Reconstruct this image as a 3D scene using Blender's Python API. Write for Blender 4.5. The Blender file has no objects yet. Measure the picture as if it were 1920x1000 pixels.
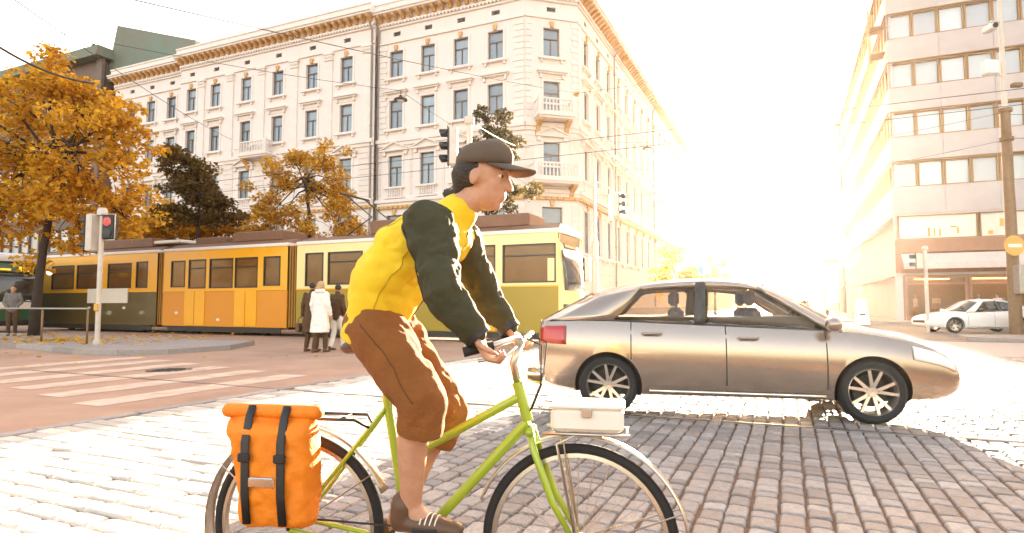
import bpy, bmesh, math, random
import numpy as np
from mathutils import Vector, Matrix
SC = bpy.context.scene
COL = SC.collection
R = math.radians
rnd = random.Random(7)

# ------------------------------------------------------------------ camera, sky, sun, exposure
SUN_AZ = 24.0      # degrees to the right of straight ahead (+Y)
SUN_EL = 9.0
cam = bpy.data.objects.new('camera', bpy.data.cameras.new('camera'))
COL.objects.link(cam)
cam.location = (0, 0, 1.18)
cam.rotation_euler = (R(90 + 3.5825), 0, 0)
cam.data.sensor_width = 36
cam.data.lens = 1150 / 1920 * 36
cam.data.clip_start = 0.05
cam.data.clip_end = 4000
SC.camera = cam
world = bpy.data.worlds.new('World')
SC.world = world
world.use_nodes = True
wn = world.node_tree
wn.nodes.clear()
wo = wn.nodes.new('ShaderNodeOutputWorld')
wb = wn.nodes.new('ShaderNodeBackground')
sky = wn.nodes.new('ShaderNodeTexSky')
sky.sky_type = 'NISHITA'
sky.sun_disc = False
sky.sun_elevation = R(SUN_EL)
sky.sun_rotation = R(SUN_AZ)
sky.altitude = 0
sky.air_density = 1.0
sky.dust_density = 4.0
sky.ozone_density = 0.4
tint = wn.nodes.new('ShaderNodeMix')
tint.data_type = 'RGBA'
tint.blend_type = 'MULTIPLY'
tint.inputs['Factor'].default_value = 1
tint.inputs['B'].default_value = (1.0, 0.81, 0.71, 1)
wn.links.new(sky.outputs[0], tint.inputs['A'])
wn.links.new(tint.outputs['Result'], wb.inputs['Color'])
wb.inputs['Strength'].default_value = 0.13
wn.links.new(wb.outputs[0], wo.inputs['Surface'])
sl = bpy.data.lights.new('sun', 'SUN')
sl.energy = 5.0
sl.angle = R(0.5)
sl.color = (1.0, 0.83, 0.62)
sun = bpy.data.objects.new('sun', sl)
COL.objects.link(sun)
_sd = Vector((math.sin(R(SUN_AZ)) * math.cos(R(SUN_EL)), math.cos(R(SUN_AZ)) * math.cos(R(SUN_EL)), math.sin(R(SUN_EL))))
sun.rotation_euler = _sd.to_track_quat('Z', 'Y').to_euler()
sun.location = (0, 0, 60)
SC.view_settings.view_transform = 'Standard'
SC.view_settings.look = 'None'
SC.view_settings.exposure = 3.5
SC.view_settings.gamma = 1
SC.view_settings.use_curve_mapping = False
SC.render.engine = 'CYCLES'

# ------------------------------------------------------------------ materials
MATS = {}
def mat(name, base, rough=0.6, metal=0.0, var=0.0, scale=6.0, base2=None, bump=0.0, bscale=None, spec=0.5,
        island=0.0, objvar=0.0, trans=0.0, coat=0.0, emit=None, streak=False, dirt=0.0, alpha=None):
    if name in MATS: return MATS[name]
    m = bpy.data.materials.new(name); m.use_nodes = True
    nt = m.node_tree; N = nt.nodes; Lk = nt.links.new
    b = N['Principled BSDF']
    b.inputs['Roughness'].default_value = rough
    b.inputs['Metallic'].default_value = metal
    b.inputs['Specular IOR Level'].default_value = spec
    if coat: b.inputs['Coat Weight'].default_value = coat; b.inputs['Coat Roughness'].default_value = 0.06
    col = None
    tc = N.new('ShaderNodeTexCoord')
    src = tc.outputs['Object']
    if base2 is None: base2 = tuple(c * (1 - 0.45) for c in base)
    rgb = N.new('ShaderNodeRGB'); rgb.outputs[0].default_value = (*base, 1)
    col = rgb.outputs[0]
    def mixc(fac, a, bcol):
        x = N.new('ShaderNodeMix'); x.data_type = 'RGBA'
        Lk(fac, x.inputs['Factor']); Lk(a, x.inputs['A'])
        if isinstance(bcol, tuple): x.inputs['B'].default_value = (*bcol, 1)
        else: Lk(bcol, x.inputs['B'])
        return x.outputs['Result']
    def mul(s, k):
        x = N.new('ShaderNodeMath'); x.operation = 'MULTIPLY'; Lk(s, x.inputs[0]); x.inputs[1].default_value = k; return x.outputs[0]
    if var > 0:
        nz = N.new('ShaderNodeTexNoise'); nz.inputs['Scale'].default_value = scale; nz.inputs['Detail'].default_value = 6
        nz.inputs['Roughness'].default_value = 0.62
        if streak:
            mp = N.new('ShaderNodeMapping'); mp.inputs['Scale'].default_value = (1, 1, 0.12); Lk(src, mp.inputs[0]); Lk(mp.outputs[0], nz.inputs['Vector'])
        else: Lk(src, nz.inputs['Vector'])
        rp = N.new('ShaderNodeMapRange'); rp.inputs['From Min'].default_value = 0.35; rp.inputs['From Max'].default_value = 0.68
        Lk(nz.outputs['Fac'], rp.inputs['Value'])
        col = mixc(mul(rp.outputs[0], var), col, base2)
    if island > 0 or objvar > 0:
        g = N.new('ShaderNodeNewGeometry'); oi = N.new('ShaderNodeObjectInfo')
        a = N.new('ShaderNodeMath'); a.operation = 'ADD'; Lk(g.outputs['Random Per Island'], a.inputs[0]); Lk(oi.outputs['Random'], a.inputs[1])
        fr = N.new('ShaderNodeMath'); fr.operation = 'FRACT'; Lk(a.outputs[0], fr.inputs[0])
        col = mixc(mul(fr.outputs[0], max(island, objvar)), col, base2)
        v2 = N.new('ShaderNodeMath'); v2.operation = 'MULTIPLY'; Lk(fr.outputs[0], v2.inputs[0]); v2.inputs[1].default_value = 7.31
        f2 = N.new('ShaderNodeMath'); f2.operation = 'FRACT'; Lk(v2.outputs[0], f2.inputs[0])
        hs = N.new('ShaderNodeHueSaturation'); Lk(col, hs.inputs['Color'])
        mr = N.new('ShaderNodeMapRange'); mr.inputs['To Min'].default_value = 0.78; mr.inputs['To Max'].default_value = 1.22; Lk(f2.outputs[0], mr.inputs['Value'])
        Lk(mr.outputs[0], hs.inputs['Value']); col = hs.outputs[0]
    if dirt > 0:
        nd = N.new('ShaderNodeTexNoise'); nd.inputs['Scale'].default_value = 0.45; nd.inputs['Detail'].default_value = 8
        Lk(src, nd.inputs['Vector'])
        rd = N.new('ShaderNodeMapRange'); rd.inputs['From Min'].default_value = 0.45; rd.inputs['From Max'].default_value = 0.75; Lk(nd.outputs['Fac'], rd.inputs['Value'])
        col = mixc(mul(rd.outputs[0], dirt), col, tuple(c * 0.5 for c in base))
    Lk(col, b.inputs['Base Color'])
    if bump > 0:
        nb = N.new('ShaderNodeTexNoise'); nb.inputs['Scale'].default_value = bscale or scale * 4; nb.inputs['Detail'].default_value = 5
        Lk(src, nb.inputs['Vector'])
        bp = N.new('ShaderNodeBump'); bp.inputs['Strength'].default_value = bump; bp.inputs['Distance'].default_value = 0.02
        Lk(nb.outputs['Fac'], bp.inputs['Height']); Lk(bp.outputs[0], b.inputs['Normal'])
    if emit: b.inputs['Emission Color'].default_value = (*emit[:3], 1); b.inputs['Emission Strength'].default_value = emit[3]
    if trans > 0:
        tr = N.new('ShaderNodeBsdfTranslucent'); Lk(col, tr.inputs['Color'])
        ms = N.new('ShaderNodeMixShader'); ms.inputs[0].default_value = trans
        Lk(b.outputs[0], ms.inputs[1]); Lk(tr.outputs[0], ms.inputs[2]); Lk(ms.outputs[0], N['Material Output'].inputs['Surface'])
    m.diffuse_color = (*base, 1)
    MATS[name] = m
    return m

def glassmat(name, tintc, mixf):
    """thin glazing: mostly clear, with fresnel reflection"""
    if name in MATS: return MATS[name]
    m = bpy.data.materials.new(name); m.use_nodes = True
    nt = m.node_tree; N = nt.nodes; Lk = nt.links.new
    N.remove(N['Principled BSDF'])
    t = N.new('ShaderNodeBsdfTransparent'); t.inputs[0].default_value = (*tintc, 1)
    g = N.new('ShaderNodeBsdfGlossy'); g.inputs['Roughness'].default_value = 0.02
    lw = N.new('ShaderNodeLayerWeight'); lw.inputs['Blend'].default_value = mixf
    ms = N.new('ShaderNodeMixShader'); Lk(lw.outputs['Fresnel'], ms.inputs[0]); Lk(t.outputs[0], ms.inputs[1]); Lk(g.outputs[0], ms.inputs[2])
    Lk(ms.outputs[0], N['Material Output'].inputs['Surface'])
    MATS[name] = m
    return m

M = dict(
 stucco=mat('cream_stucco', (.84, .74, .68), .85, var=.3, scale=1.2, base2=(.74, .62, .55), bump=.25, bscale=14, streak=True),
 stuccotrim=mat('pale_trim', (.85, .75, .68), .8, var=.35, scale=2.5, base2=(.70, .57, .48), bump=.15, bscale=20),
 stuccoband=mat('rusticated_stucco', (.82, .71, .63), .85, var=.4, scale=1.6, base2=(.70, .57, .48), bump=.3, bscale=12),
 bracket=mat('ochre_bracket', (.70, .40, .15), .8, var=.4, scale=3),
 frame=mat('brown_window_frame', (.16, .11, .08), .5, var=.3, scale=8),
 pane=mat('window_pane', (.30, .36, .42), .06, spec=.9, objvar=.75, base2=(.10, .13, .16), var=.35, scale=.7),
 curtain=mat('white_curtain', (.75, .7, .62), .9, var=.3, scale=5),
 vent=mat('dark_vent', (.12, .1, .09), .6, var=.3),
 pipe=mat('zinc_pipe', (.33, .29, .26), .5, .6, var=.4, scale=3),
 roofmetal=mat('roof_sheet', (.42, .38, .35), .5, .3, var=.3, scale=1.5),
 copper=mat('green_copper', (.15, .20, .15), .65, var=.8, scale=1.1, base2=(.20, .15, .10), bump=.2, streak=True),
 brownclad=mat('brown_cladding', (.17, .11, .08), .6, var=.4, scale=2),
 palestone=mat('pale_stone', (.58, .50, .47), .75, var=.35, scale=.9, base2=(.48, .40, .37), bump=.15, bscale=9, dirt=.15),
 bronze=mat('bronze_frame', (.36, .20, .08), .45, .3, var=.3, scale=4),
 bluepane=mat('pale_pane', (.55, .56, .58), .07, spec=.9, objvar=.5, base2=(.36, .36, .38), var=.3, scale=.5),
 facade2=mat('distant_stucco', (.62, .50, .42), .85, var=.4, scale=.7, base2=(.48, .37, .3), bump=.2),
 facade3=mat('distant_brick', (.48, .30, .22), .85, var=.4, scale=.9, bump=.2),
 greyroad=mat('grey_asphalt', (.22, .165, .135), .8, var=.55, scale=1.1, base2=(.14, .105, .085), bump=.6, bscale=160, dirt=.4),
 asphalt=mat('asphalt', (.50, .31, .21), .8, var=.6, scale=1.1, base2=(.35, .20, .13), bump=.6, bscale=160, dirt=.4),  # left road only: flare brightness put into the base colour
 ground=mat('ground', (.16, .13, .11), .85, var=.5, scale=.6, bump=.3, bscale=40, dirt=.3),
 paving=mat('pavement_slab', (.30, .25, .22), .75, var=.5, scale=3, base2=(.22, .18, .15), bump=.3, bscale=60, island=.4),
 kerb=mat('granite_kerb', (.36, .31, .28), .7, var=.5, scale=14, bump=.3, bscale=90, island=.3),
 bed=mat('sandy_joint', (.25, .135, .07), .95, var=.6, scale=18, base2=(.13, .07, .04), bump=.7, bscale=90),
 cobble=mat('granite_cobble', (.37, .335, .31), .62, var=.6, scale=22, base2=(.20, .155, .13), bump=.5, bscale=60, island=.7, objvar=.7, spec=.55),
 sett=mat('sunlit_sett', (.62, .56, .48), .55, var=.4, scale=16, base2=(.44, .37, .30), bump=.4, bscale=60, island=.5, objvar=.5),  # paler than cobble: brightness of the sunlit wedge put into the stone colour
 paint=mat('road_paint', (.68, .52, .40), .75, var=.9, scale=3, base2=(.48, .31, .21), bump=.3, bscale=120),
 rail=mat('steel_rail', (.25, .21, .18), .3, .9, var=.5, scale=6),
 bark=mat('dark_bark', (.055, .036, .024), .9, var=.5, scale=12, bump=.8, bscale=30),
 leaf_orange=mat('orange_leaves', (.92, .56, .035), .6, island=.9, base2=(.42, .17, .015), trans=.6),
 leaf_gold=mat('golden_leaves', (.92, .56, .06), .6, island=.9, base2=(.42, .19, .02), trans=.6),
 leaf_olive=mat('olive_leaves', (.18, .13, .03), .6, island=.85, base2=(.06, .055, .015), trans=.4),
 leaf_dark=mat('dark_leaves', (.24, .13, .02), .6, island=.85, base2=(.09, .06, .012), trans=.4),
 metalpale=mat('painted_pale_metal', (.62, .54, .46), .45, .2, var=.3, scale=6),
 steel=mat('galvanised_steel', (.42, .38, .34), .42, .8, var=.4, scale=9),
 darkmetal=mat('dark_metal', (.05, .045, .04), .45, .4, var=.3, scale=6),
 black=mat('black_plastic', (.02, .018, .016), .5, var=.3, scale=8),
 rubber=mat('rubber', (.022, .02, .019), .8, var=.4, scale=30, bump=.2),
 white=mat('white_paint', (.82, .78, .72), .5, var=.12, scale=4),
 ochrepole=mat('weathered_ochre_steel', (.27, .16, .075), .6, .2, var=.55, scale=5, base2=(.16, .10, .05), bump=.3),
 tramyellow=mat('tram_yellow', (.92, .42, .012), .3, var=.15, scale=2, coat=.5),
 tramcream=mat('tram_cream', (.92, .72, .32), .3, var=.12, scale=2, coat=.5),
 tramdark=mat('tram_dark_green', (.115, .075, .018), .35, var=.2, scale=2, coat=.4),
 tramolive=mat('tram_olive', (.34, .24, .015), .35, var=.2, scale=1.5, base2=(.26, .21, .015), coat=.4),
 tramgreen=mat('tram_green', (.03, .10, .04), .35, var=.2, scale=2, coat=.4),
 tramflare=mat('tram_flare_orange', (.72, .27, .008), .35, var=.2, scale=1.2, base2=(.62, .19, .004), coat=.4),  # lens flare orange put into the colour of the lower middle panel
 tramroof=mat('tram_roof', (.23, .11, .06), .6, var=.4, scale=2),
 tramwhite=mat('tram_white_band', (.86, .78, .66), .35, var=.1, scale=3),
 bellows=mat('orange_bellows', (.40, .19, .03), .8, var=.3),
 tramglass=mat('tram_window', (.13, .055, .02), .12, spec=.7, objvar=.5, base2=(.26, .12, .03), var=.5, scale=1.4),
 windscreen=mat('dark_windscreen', (.04, .04, .04), .06, spec=.9, var=.3, scale=2),
 carpaint=mat('brown_car_paint', (.40, .31, .24), .20, .75, var=.06, scale=3, coat=1.0),
 carwhite=mat('white_car_paint', (.85, .80, .75), .3, 0, var=.06, scale=3, coat=.8),
 carblack=mat('car_trim', (.03, .026, .022), .4, var=.2),
 chrome=mat('chrome', (.8, .74, .66), .14, 1.0, var=.1, scale=4),
 alloy=mat('alloy_rim', (.72, .65, .57), .25, .85, var=.15, scale=6),
 cabin=mat('cabin_cloth', (.12, .085, .06), .9, var=.3, scale=14),
 carglass=glassmat('car_glass', (.86, .83, .78), .28),
 shopglass=glassmat('shop_glass', (.93, .88, .8), .22),
 redlens=mat('red_lens', (.45, .03, .02), .2, spec=.8, var=.2),
 clearlens=mat('clear_lens', (.8, .76, .7), .12, spec=.9, var=.1),
 redlamp=mat('lit_red_lamp', (.6, .02, .03), .4, emit=(1.0, .03, .05, .16)),
 whitelamp=mat('lit_headlamp', (.9, .85, .75), .3, emit=(1, .92, .75, .5)),
 amberdisplay=mat('amber_display', (.9, .5, .02), .4, emit=(1, .50, .02, .12)),
 shoplight=mat('warm_shop_lamp', (.9, .6, .3), .4, emit=(1, .62, .25, .6)),
 skin=mat('skin', (.58, .31, .19), .5, var=.6, scale=22, base2=(.44, .19, .11), bump=.25, bscale=260),
 hair=mat('dark_hair', (.035, .022, .015), .6, var=.4, scale=40, bump=.6, bscale=120),
 hairfair=mat('fair_hair', (.55, .36, .17), .6, var=.4, scale=40, bump=.6, bscale=120),
 yellow=mat('yellow_jacket', (.90, .62, .012), .7, var=.4, scale=9, base2=(.80, .44, .006), bump=.35, bscale=320),
 darkgreen=mat('dark_green_cloth', (.055, .05, .018), .85, var=.4, scale=12, bump=.5, bscale=300),
 brownpants=mat('rust_brown_cloth', (.30, .105, .02), .9, var=.4, scale=10, base2=(.17, .05, .008), bump=.6, bscale=280),
 whitecoat=mat('white_wool', (.85, .80, .72), .9, var=.15, scale=10, bump=.3, bscale=40),
 darkcoat=mat('dark_brown_cloth', (.10, .05, .02), .9, var=.3, scale=12, bump=.3),
 greycoat=mat('grey_cloth', (.20, .17, .15), .9, var=.3, scale=12, bump=.3),
 shoe=mat('brown_leather', (.12, .06, .03), .5, var=.3, scale=14),
 orange=mat('orange_canvas', (.86, .24, .006), .7, var=.35, scale=7, base2=(.66, .15, .004), bump=.35, bscale=40),
 limeframe=mat('lime_frame', (.36, .48, .03), .35, .1, var=.15, coat=.6),
 silver=mat('brushed_silver', (.62, .57, .5), .28, .9, var=.25, scale=12),
 saddle=mat('saddle_leather', (.09, .05, .03), .5, var=.3, scale=12),
 whiteplastic=mat('white_plastic', (.84, .78, .68), .4, var=.12, scale=8),
 bluesign=mat('blue_sign', (.05, .22, .55), .4, var=.1),
 yellowsign=mat('amber_sign', (.75, .42, .08), .5, var=.2, scale=5),
 redsign=mat('red_sign', (.6, .04, .03), .4, var=.1),
 greensign=mat('green_sign', (.3, .6, .15), .5, var=.1),
 reddark=mat('terracotta_shopfront', (.42, .20, .11), .7, var=.35, scale=2, bump=.2),
 awning=mat('pale_awning', (.74, .58, .50), .8, var=.25, scale=3),
 goods1=mat('ochre_goods', (.6, .35, .1), .7, var=.5, scale=5, objvar=.7, base2=(.3, .12, .03)),
 goods2=mat('pale_goods', (.75, .6, .45), .7, var=.5, scale=5, objvar=.6, base2=(.5, .2, .12)),
 interior=mat('shop_interior', (.34, .20, .10), .8, var=.4, scale=2),
 postr=mat('bright_blind', (.86, .80, .66), .6, var=.2, scale=1.5, objvar=.3),
 stoneplinth=mat('plinth_stone', (.42, .33, .27), .8, var=.4, scale=3, bump=.4, bscale=20),
 wire=mat('cable', (.05, .04, .035), .6, var=.2),
)

# ------------------------------------------------------------------ mesh helpers
class MB:
    def __init__(s): s.v = []; s.f = []; s.mi = []; s.cur = 0
    def add(s, vs, fs, T=None):
        o = len(s.v)
        if T is not None: vs = [T @ Vector(p) for p in vs]
        s.v += [tuple(p) for p in vs]
        s.f += [tuple(i + o for i in f) for f in fs]; s.mi += [s.cur] * len(fs)
        return s
    def bb(s, x0, y0, z0, x1, y1, z1, T=None):
        vs = [(x0,y0,z0),(x1,y0,z0),(x1,y1,z0),(x0,y1,z0),(x0,y0,z1),(x1,y0,z1),(x1,y1,z1),(x0,y1,z1)]
        return s.add(vs, [(0,3,2,1),(4,5,6,7),(0,1,5,4),(1,2,6,5),(2,3,7,6),(3,0,4,7)], T)
    def box(s, c, d, T=None):
        return s.bb(c[0]-d[0]/2, c[1]-d[1]/2, c[2]-d[2]/2, c[0]+d[0]/2, c[1]+d[1]/2, c[2]+d[2]/2, T)
    def chbox(s, c, d, b, T=None):
        """box with chamfered vertical and top/bottom edges"""
        x, y, z = d[0]/2, d[1]/2, d[2]/2
        rings = []
        for zz, q in ((-z, b), (-z+b, 0), (z-b, 0), (z, b)):
            X, Y = x-q, y-q
            rings.append([(c[0]+px, c[1]+py, c[2]+zz) for px, py in ((X,-Y+b),(X,Y-b),(X-b,Y),(-X+b,Y),(-X,Y-b),(-X,-Y+b),(-X+b,-Y),(X-b,-Y))])
        return s.loft(rings, True, T)
    def loft(s, rings, cap=True, T=None, closed=True):
        n = len(rings[0]); vs = [p for r in rings for p in r]; fs = []
        for i in range(len(rings)-1):
            for j in range(n if closed else n-1):
                k = (j+1) % n
                fs.append((i*n+j, i*n+k, (i+1)*n+k, (i+1)*n+j))
        if cap:
            fs.append(tuple(range(n-1, -1, -1))); fs.append(tuple((len(rings)-1)*n+j for j in range(n)))
        return s.add(vs, fs, T)
    def tube(s, pts, r, n=8, cap=True, T=None, sq=1.0, up=None):
        pts = [Vector(p) for p in pts]; m = len(pts)
        if not isinstance(r, (list, tuple)): r = [r]*m
        rings = []; u = None
        for i in range(m):
            d = (pts[min(i+1, m-1)] - pts[max(i-1, 0)])
            if d.length < 1e-9: d = Vector((0,0,1))
            d.normalize()
            if u is None:
                a = Vector(up) if up else (Vector((0,0,1)) if abs(d.z) < .9 else Vector((1,0,0)))
                u = (a - d*a.dot(d)).normalized()
            else:
                u = (u - d*u.dot(d))
                u = u.normalized() if u.length > 1e-6 else d.orthogonal().normalized()
            w = d.cross(u)
            rr = r[i] if isinstance(r[i], (list, tuple)) else (r[i], r[i]*sq)
            rings.append([pts[i] + u*math.cos(2*math.pi*k/n)*rr[0] + w*math.sin(2*math.pi*k/n)*rr[1] for k in range(n)])
        return s.loft(rings, cap, T)
    def limb(s, pts, r, n=12, T=None, up=None):
        """tube with rounded ends"""
        pts = [Vector(p) for p in pts]; r = [(q if isinstance(q, (list, tuple)) else (q, q)) for q in (r if isinstance(r, (list, tuple)) else [r]*len(pts))]
        a = (pts[0]-pts[1]).normalized(); b = (pts[-1]-pts[-2]).normalized()
        P, Q = [], []
        for k in (90, 60, 30):
            P.append(pts[0] + a*min(r[0])*math.sin(R(k))); Q.append((max(r[0][0]*math.cos(R(k)), 1e-3), max(r[0][1]*math.cos(R(k)), 1e-3)))
        for p, q in zip(pts, r): P.append(p); Q.append(q)
        for k in (30, 60, 90):
            P.append(pts[-1] + b*min(r[-1])*math.sin(R(k))); Q.append((max(r[-1][0]*math.cos(R(k)), 1e-3), max(r[-1][1]*math.cos(R(k)), 1e-3)))
        return s.tube(P, [tuple(q) for q in Q], n, True, T, up=up)
    def ell(s, c, r, T=None, nu=16, nv=10):
        vs = [(c[0], c[1], c[2]-r[2])]
        for i in range(1, nv):
            a = -math.pi/2 + math.pi*i/nv
            for j in range(nu):
                t = 2*math.pi*j/nu
                vs.append((c[0]+r[0]*math.cos(a)*math.cos(t), c[1]+r[1]*math.cos(a)*math.sin(t), c[2]+r[2]*math.sin(a)))
        vs.append((c[0], c[1], c[2]+r[2])); fs = []
        for j in range(nu): fs.append((0, 1+(j+1) % nu, 1+j))
        for i in range(nv-2):
            for j in range(nu):
                k = (j+1) % nu; a = 1+i*nu
                fs.append((a+j, a+k, a+nu+k, a+nu+j))
        e = len(vs)-1; a = 1+(nv-2)*nu
        for j in range(nu): fs.append((a+j, a+(j+1) % nu, e))
        return s.add(vs, fs, T)
    def lathe(s, prof, n=24, T=None, closed=False, a0=0, a1=360):
        """profile of (r, z) turned about z"""
        full = abs(a1-a0) >= 360
        m = n if full else n+1
        rings = []
        for k in range(m):
            t = R(a0 + (a1-a0)*k/n)
            rings.append([(r*math.cos(t), r*math.sin(t), z) for r, z in prof])
        P = len(prof); vs = [p for r in rings for p in r]; fs = []
        for k in range(n):
            k2 = (k+1) % m
            for j in range(P if closed else P-1):
                j2 = (j+1) % P
                fs.append((k*P+j, k2*P+j, k2*P+j2, k*P+j2))
        if closed and not full:
            fs.append(tuple(range(P))); fs.append(tuple((m-1)*P+j for j in range(P-1, -1, -1)))
        return s.add(vs, fs, T)
    def prism(s, poly, z0, z1, T=None):
        n = len(poly)
        vs = [(x, y, z0) for x, y in poly] + [(x, y, z1) for x, y in poly]
        fs = [tuple(range(n-1, -1, -1)), tuple(range(n, 2*n))] + [(i, (i+1) % n, n+(i+1) % n, n+i) for i in range(n)]
        return s.add(vs, fs, T)
    def mesh(s, name, mats, smooth=False, fixn=False, angle=None):
        me = bpy.data.meshes.new(name)
        me.from_pydata(s.v, [], s.f)
        for m in (mats if isinstance(mats, (list, tuple)) else [mats]): me.materials.append(m)
        if any(s.mi): me.polygons.foreach_set('material_index', s.mi)
        if fixn:
            b = bmesh.new(); b.from_mesh(me); bmesh.ops.recalc_face_normals(b, faces=b.faces); b.to_mesh(me); b.free()
        if smooth:
            me.polygons.foreach_set('use_smooth', [True]*len(me.polygons))
            if angle: me.set_sharp_from_angle(angle=R(angle))
        me.update()
        return me
    def build(s, name, mats, parent=None, smooth=False, fixn=False, angle=None, loc=None, Mx=None, bevel=0):
        o = bpy.data.objects.new(name, s.mesh(name, mats, smooth, fixn, angle))
        COL.objects.link(o); o.parent = parent
        if Mx is not None: o.matrix_local = Mx
        if loc: o.location = loc
        if bevel:
            md = o.modifiers.new('bevel', 'BEVEL'); md.width = bevel; md.segments = 2; md.limit_method = 'ANGLE'; md.angle_limit = R(35)
        return o

def link(me, name, parent=None, Mx=None):
    o = bpy.data.objects.new(name, me); COL.objects.link(o); o.parent = parent
    if Mx is not None: o.matrix_local = Mx
    return o
def tag(o, label=None, cat=None, group=None, kind=None):
    if label: o['label'] = label
    if cat: o['category'] = cat
    if group: o['group'] = group
    if kind: o['kind'] = kind
    return o
def thing(name, label, cat, loc=(0,0,0), rz=0, group=None):
    o = bpy.data.objects.new(name, None); COL.objects.link(o)
    o.empty_display_size = .3; o.location = loc; o.rotation_euler = (0, 0, rz)
    return tag(o, label, cat, group)
def copy_tree(o, parent=None):
    c = o.copy(); COL.objects.link(c); c.parent = parent
    for ch in o.children: copy_tree(ch, c)
    return c
T3 = Matrix.Translation
def RX(a): return Matrix.Rotation(R(a), 4, 'X')
def RY(a): return Matrix.Rotation(R(a), 4, 'Y')
def RZ(a): return Matrix.Rotation(R(a), 4, 'Z')
def remesh(o, vox, it=4):
    m = o.modifiers.new('fuse', 'REMESH'); m.mode = 'VOXEL'; m.voxel_size = vox; m.use_smooth_shade = True
    k = o.modifiers.new('soften', 'SMOOTH'); k.iterations = it; k.factor = .5
    return o
def folds(o, strength, size):
    for nm, ty, st, sc_ in (('creases', 'MARBLE', strength, size), ('softness', 'CLOUDS', strength*.7, size*1.3)):
        t = bpy.data.textures.new(nm, ty); t.noise_scale = sc_
        if ty == 'MARBLE': t.turbulence = 9; t.noise_depth = 2; t.marble_type = 'SHARP'
        m = o.modifiers.new(nm, 'DISPLACE'); m.texture = t; m.strength = st; m.mid_level = .5; m.texture_coords = 'LOCAL'
    k = o.modifiers.new('ease', 'SMOOTH'); k.iterations = 2; k.factor = .5
    return o
def frame(p, d, n):
    """matrix: local x along d, y along outward n, z up, at p"""
    m = Matrix.Identity(4)
    m.col[0] = (d[0], d[1], 0, 0); m.col[1] = (n[0], n[1], 0, 0); m.col[2] = (0, 0, 1, 0); m.col[3] = (p[0], p[1], p[2] if len(p) > 2 else 0, 1)
    return m
def text(body, size, material, parent, Mx, name='lettering', ext=.003):
    c = bpy.data.curves.new(name, 'FONT'); c.body = body; c.size = size; c.align_x = 'CENTER'; c.align_y = 'CENTER'; c.extrude = ext
    o = bpy.data.objects.new(name, c)
    COL.objects.link(o)
    dg = bpy.context.evaluated_depsgraph_get()
    me = bpy.data.meshes.new_from_object(o.evaluated_get(dg)); bpy.data.objects.remove(o)
    me.name = name; me.materials.clear(); me.materials.append(material)
    return link(me, name, parent, Mx)
dL = (-.912, .411); dR = (.411, .912); nL = (-.411, -.912); nR = (.912, -.411)
def W(s, c, z=0):   # street coordinates: s along the side street, c across it
    return (s*.411 + c*.912, s*.912 - c*.411, z)

# ------------------------------------------------------------------ ground, roads, pavements
def sheet(name, poly, z, m, thick=0, kind='structure'):
    b = MB()
    if thick: b.prism(poly, z - thick, z)
    else: b.add([(x, y, z) for x, y in poly], [tuple(range(len(poly)))])
    o = b.build(name, m, fixn=True)
    if not thick:
        if o.data.polygons[0].normal.z < 0: o.data.flip_normals()
    return tag(o, kind=kind)
def ccw(poly):
    a = sum(p[0]*q[1]-q[0]*p[1] for p, q in zip(poly, poly[1:]+poly[:1]))
    return poly if a > 0 else poly[::-1]
sheet('ground', [(-1500,-1500),(1500,-1500),(1500,1500),(-1500,1500)], -.06, M['ground'])
C0, C1 = -6.5, 8.4          # cobbled street between these lines
cw = lambda s, c: W(s, c)[:2]
bedpoly = [cw(-4, C0), cw(-4, C1), cw(24, C1), cw(24, C0)]
bed = sheet('cobbled_street', bedpoly, -.02, M['bed'])
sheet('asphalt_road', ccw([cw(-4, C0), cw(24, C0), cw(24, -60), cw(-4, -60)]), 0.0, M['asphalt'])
sheet('cross_street', ccw([cw(24, -60), cw(24, 70), cw(38.5, 70), cw(38.5, -60)]), 0.0, M['greyroad'])
sheet('right_roadway', ccw([cw(-4, C1), cw(24, C1), cw(24, 70), cw(-4, 70)]), 0.0, M['greyroad'])
sheet('side_street', ccw([cw(38.5, -11.0), cw(38.5, 4.5), cw(400, 4.5), cw(400, -11.0)]), 0.0, M['greyroad'])

# cobblestones: the nearest as single stones, the rest as one mass
def stone_mesh(l, w, seed):
    r = random.Random(seed); b = MB()
    j = lambda a: r.uniform(-a, a)
    x, y, h = l/2, w/2, .075
    base = [(-x+j(.004), -y+j(.004)), (x+j(.004), -y+j(.004)), (x+j(.004), y+j(.004)), (-x+j(.004), y+j(.004))]
    def ring(q, z, zz=0):
        out = []
        for (px, py) in base:
            sx, sy = (1 if px > 0 else -1), (1 if py > 0 else -1)
            c = min(.022, q+.010)
            out.append((px - sx*q, py - sy*(q+c), z+zz*j(1)))
            out.append((px - sx*(q+c), py - sy*q, z+zz*j(1)))
        o = [out[0], out[1], out[3], out[2], out[4], out[5], out[7], out[6]]
        return [o[1], o[2], o[3], o[4], o[5], o[6], o[7], o[0]]
    b.loft([ring(0, -h), ring(0, -.016), ring(.004, -.005), ring(.011, 0, .0012)])
    return b
stone_specs = []
rs = random.Random(3)
def project(p):
    a = R(3.5825); y, z = p[1], p[2]-1.18
    d = y*math.cos(a)+z*math.sin(a); u = -y*math.sin(a)+z*math.cos(a)
    return (960+1150*p[0]/max(d, .01), 500-1150*u/max(d, .01), d)
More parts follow.
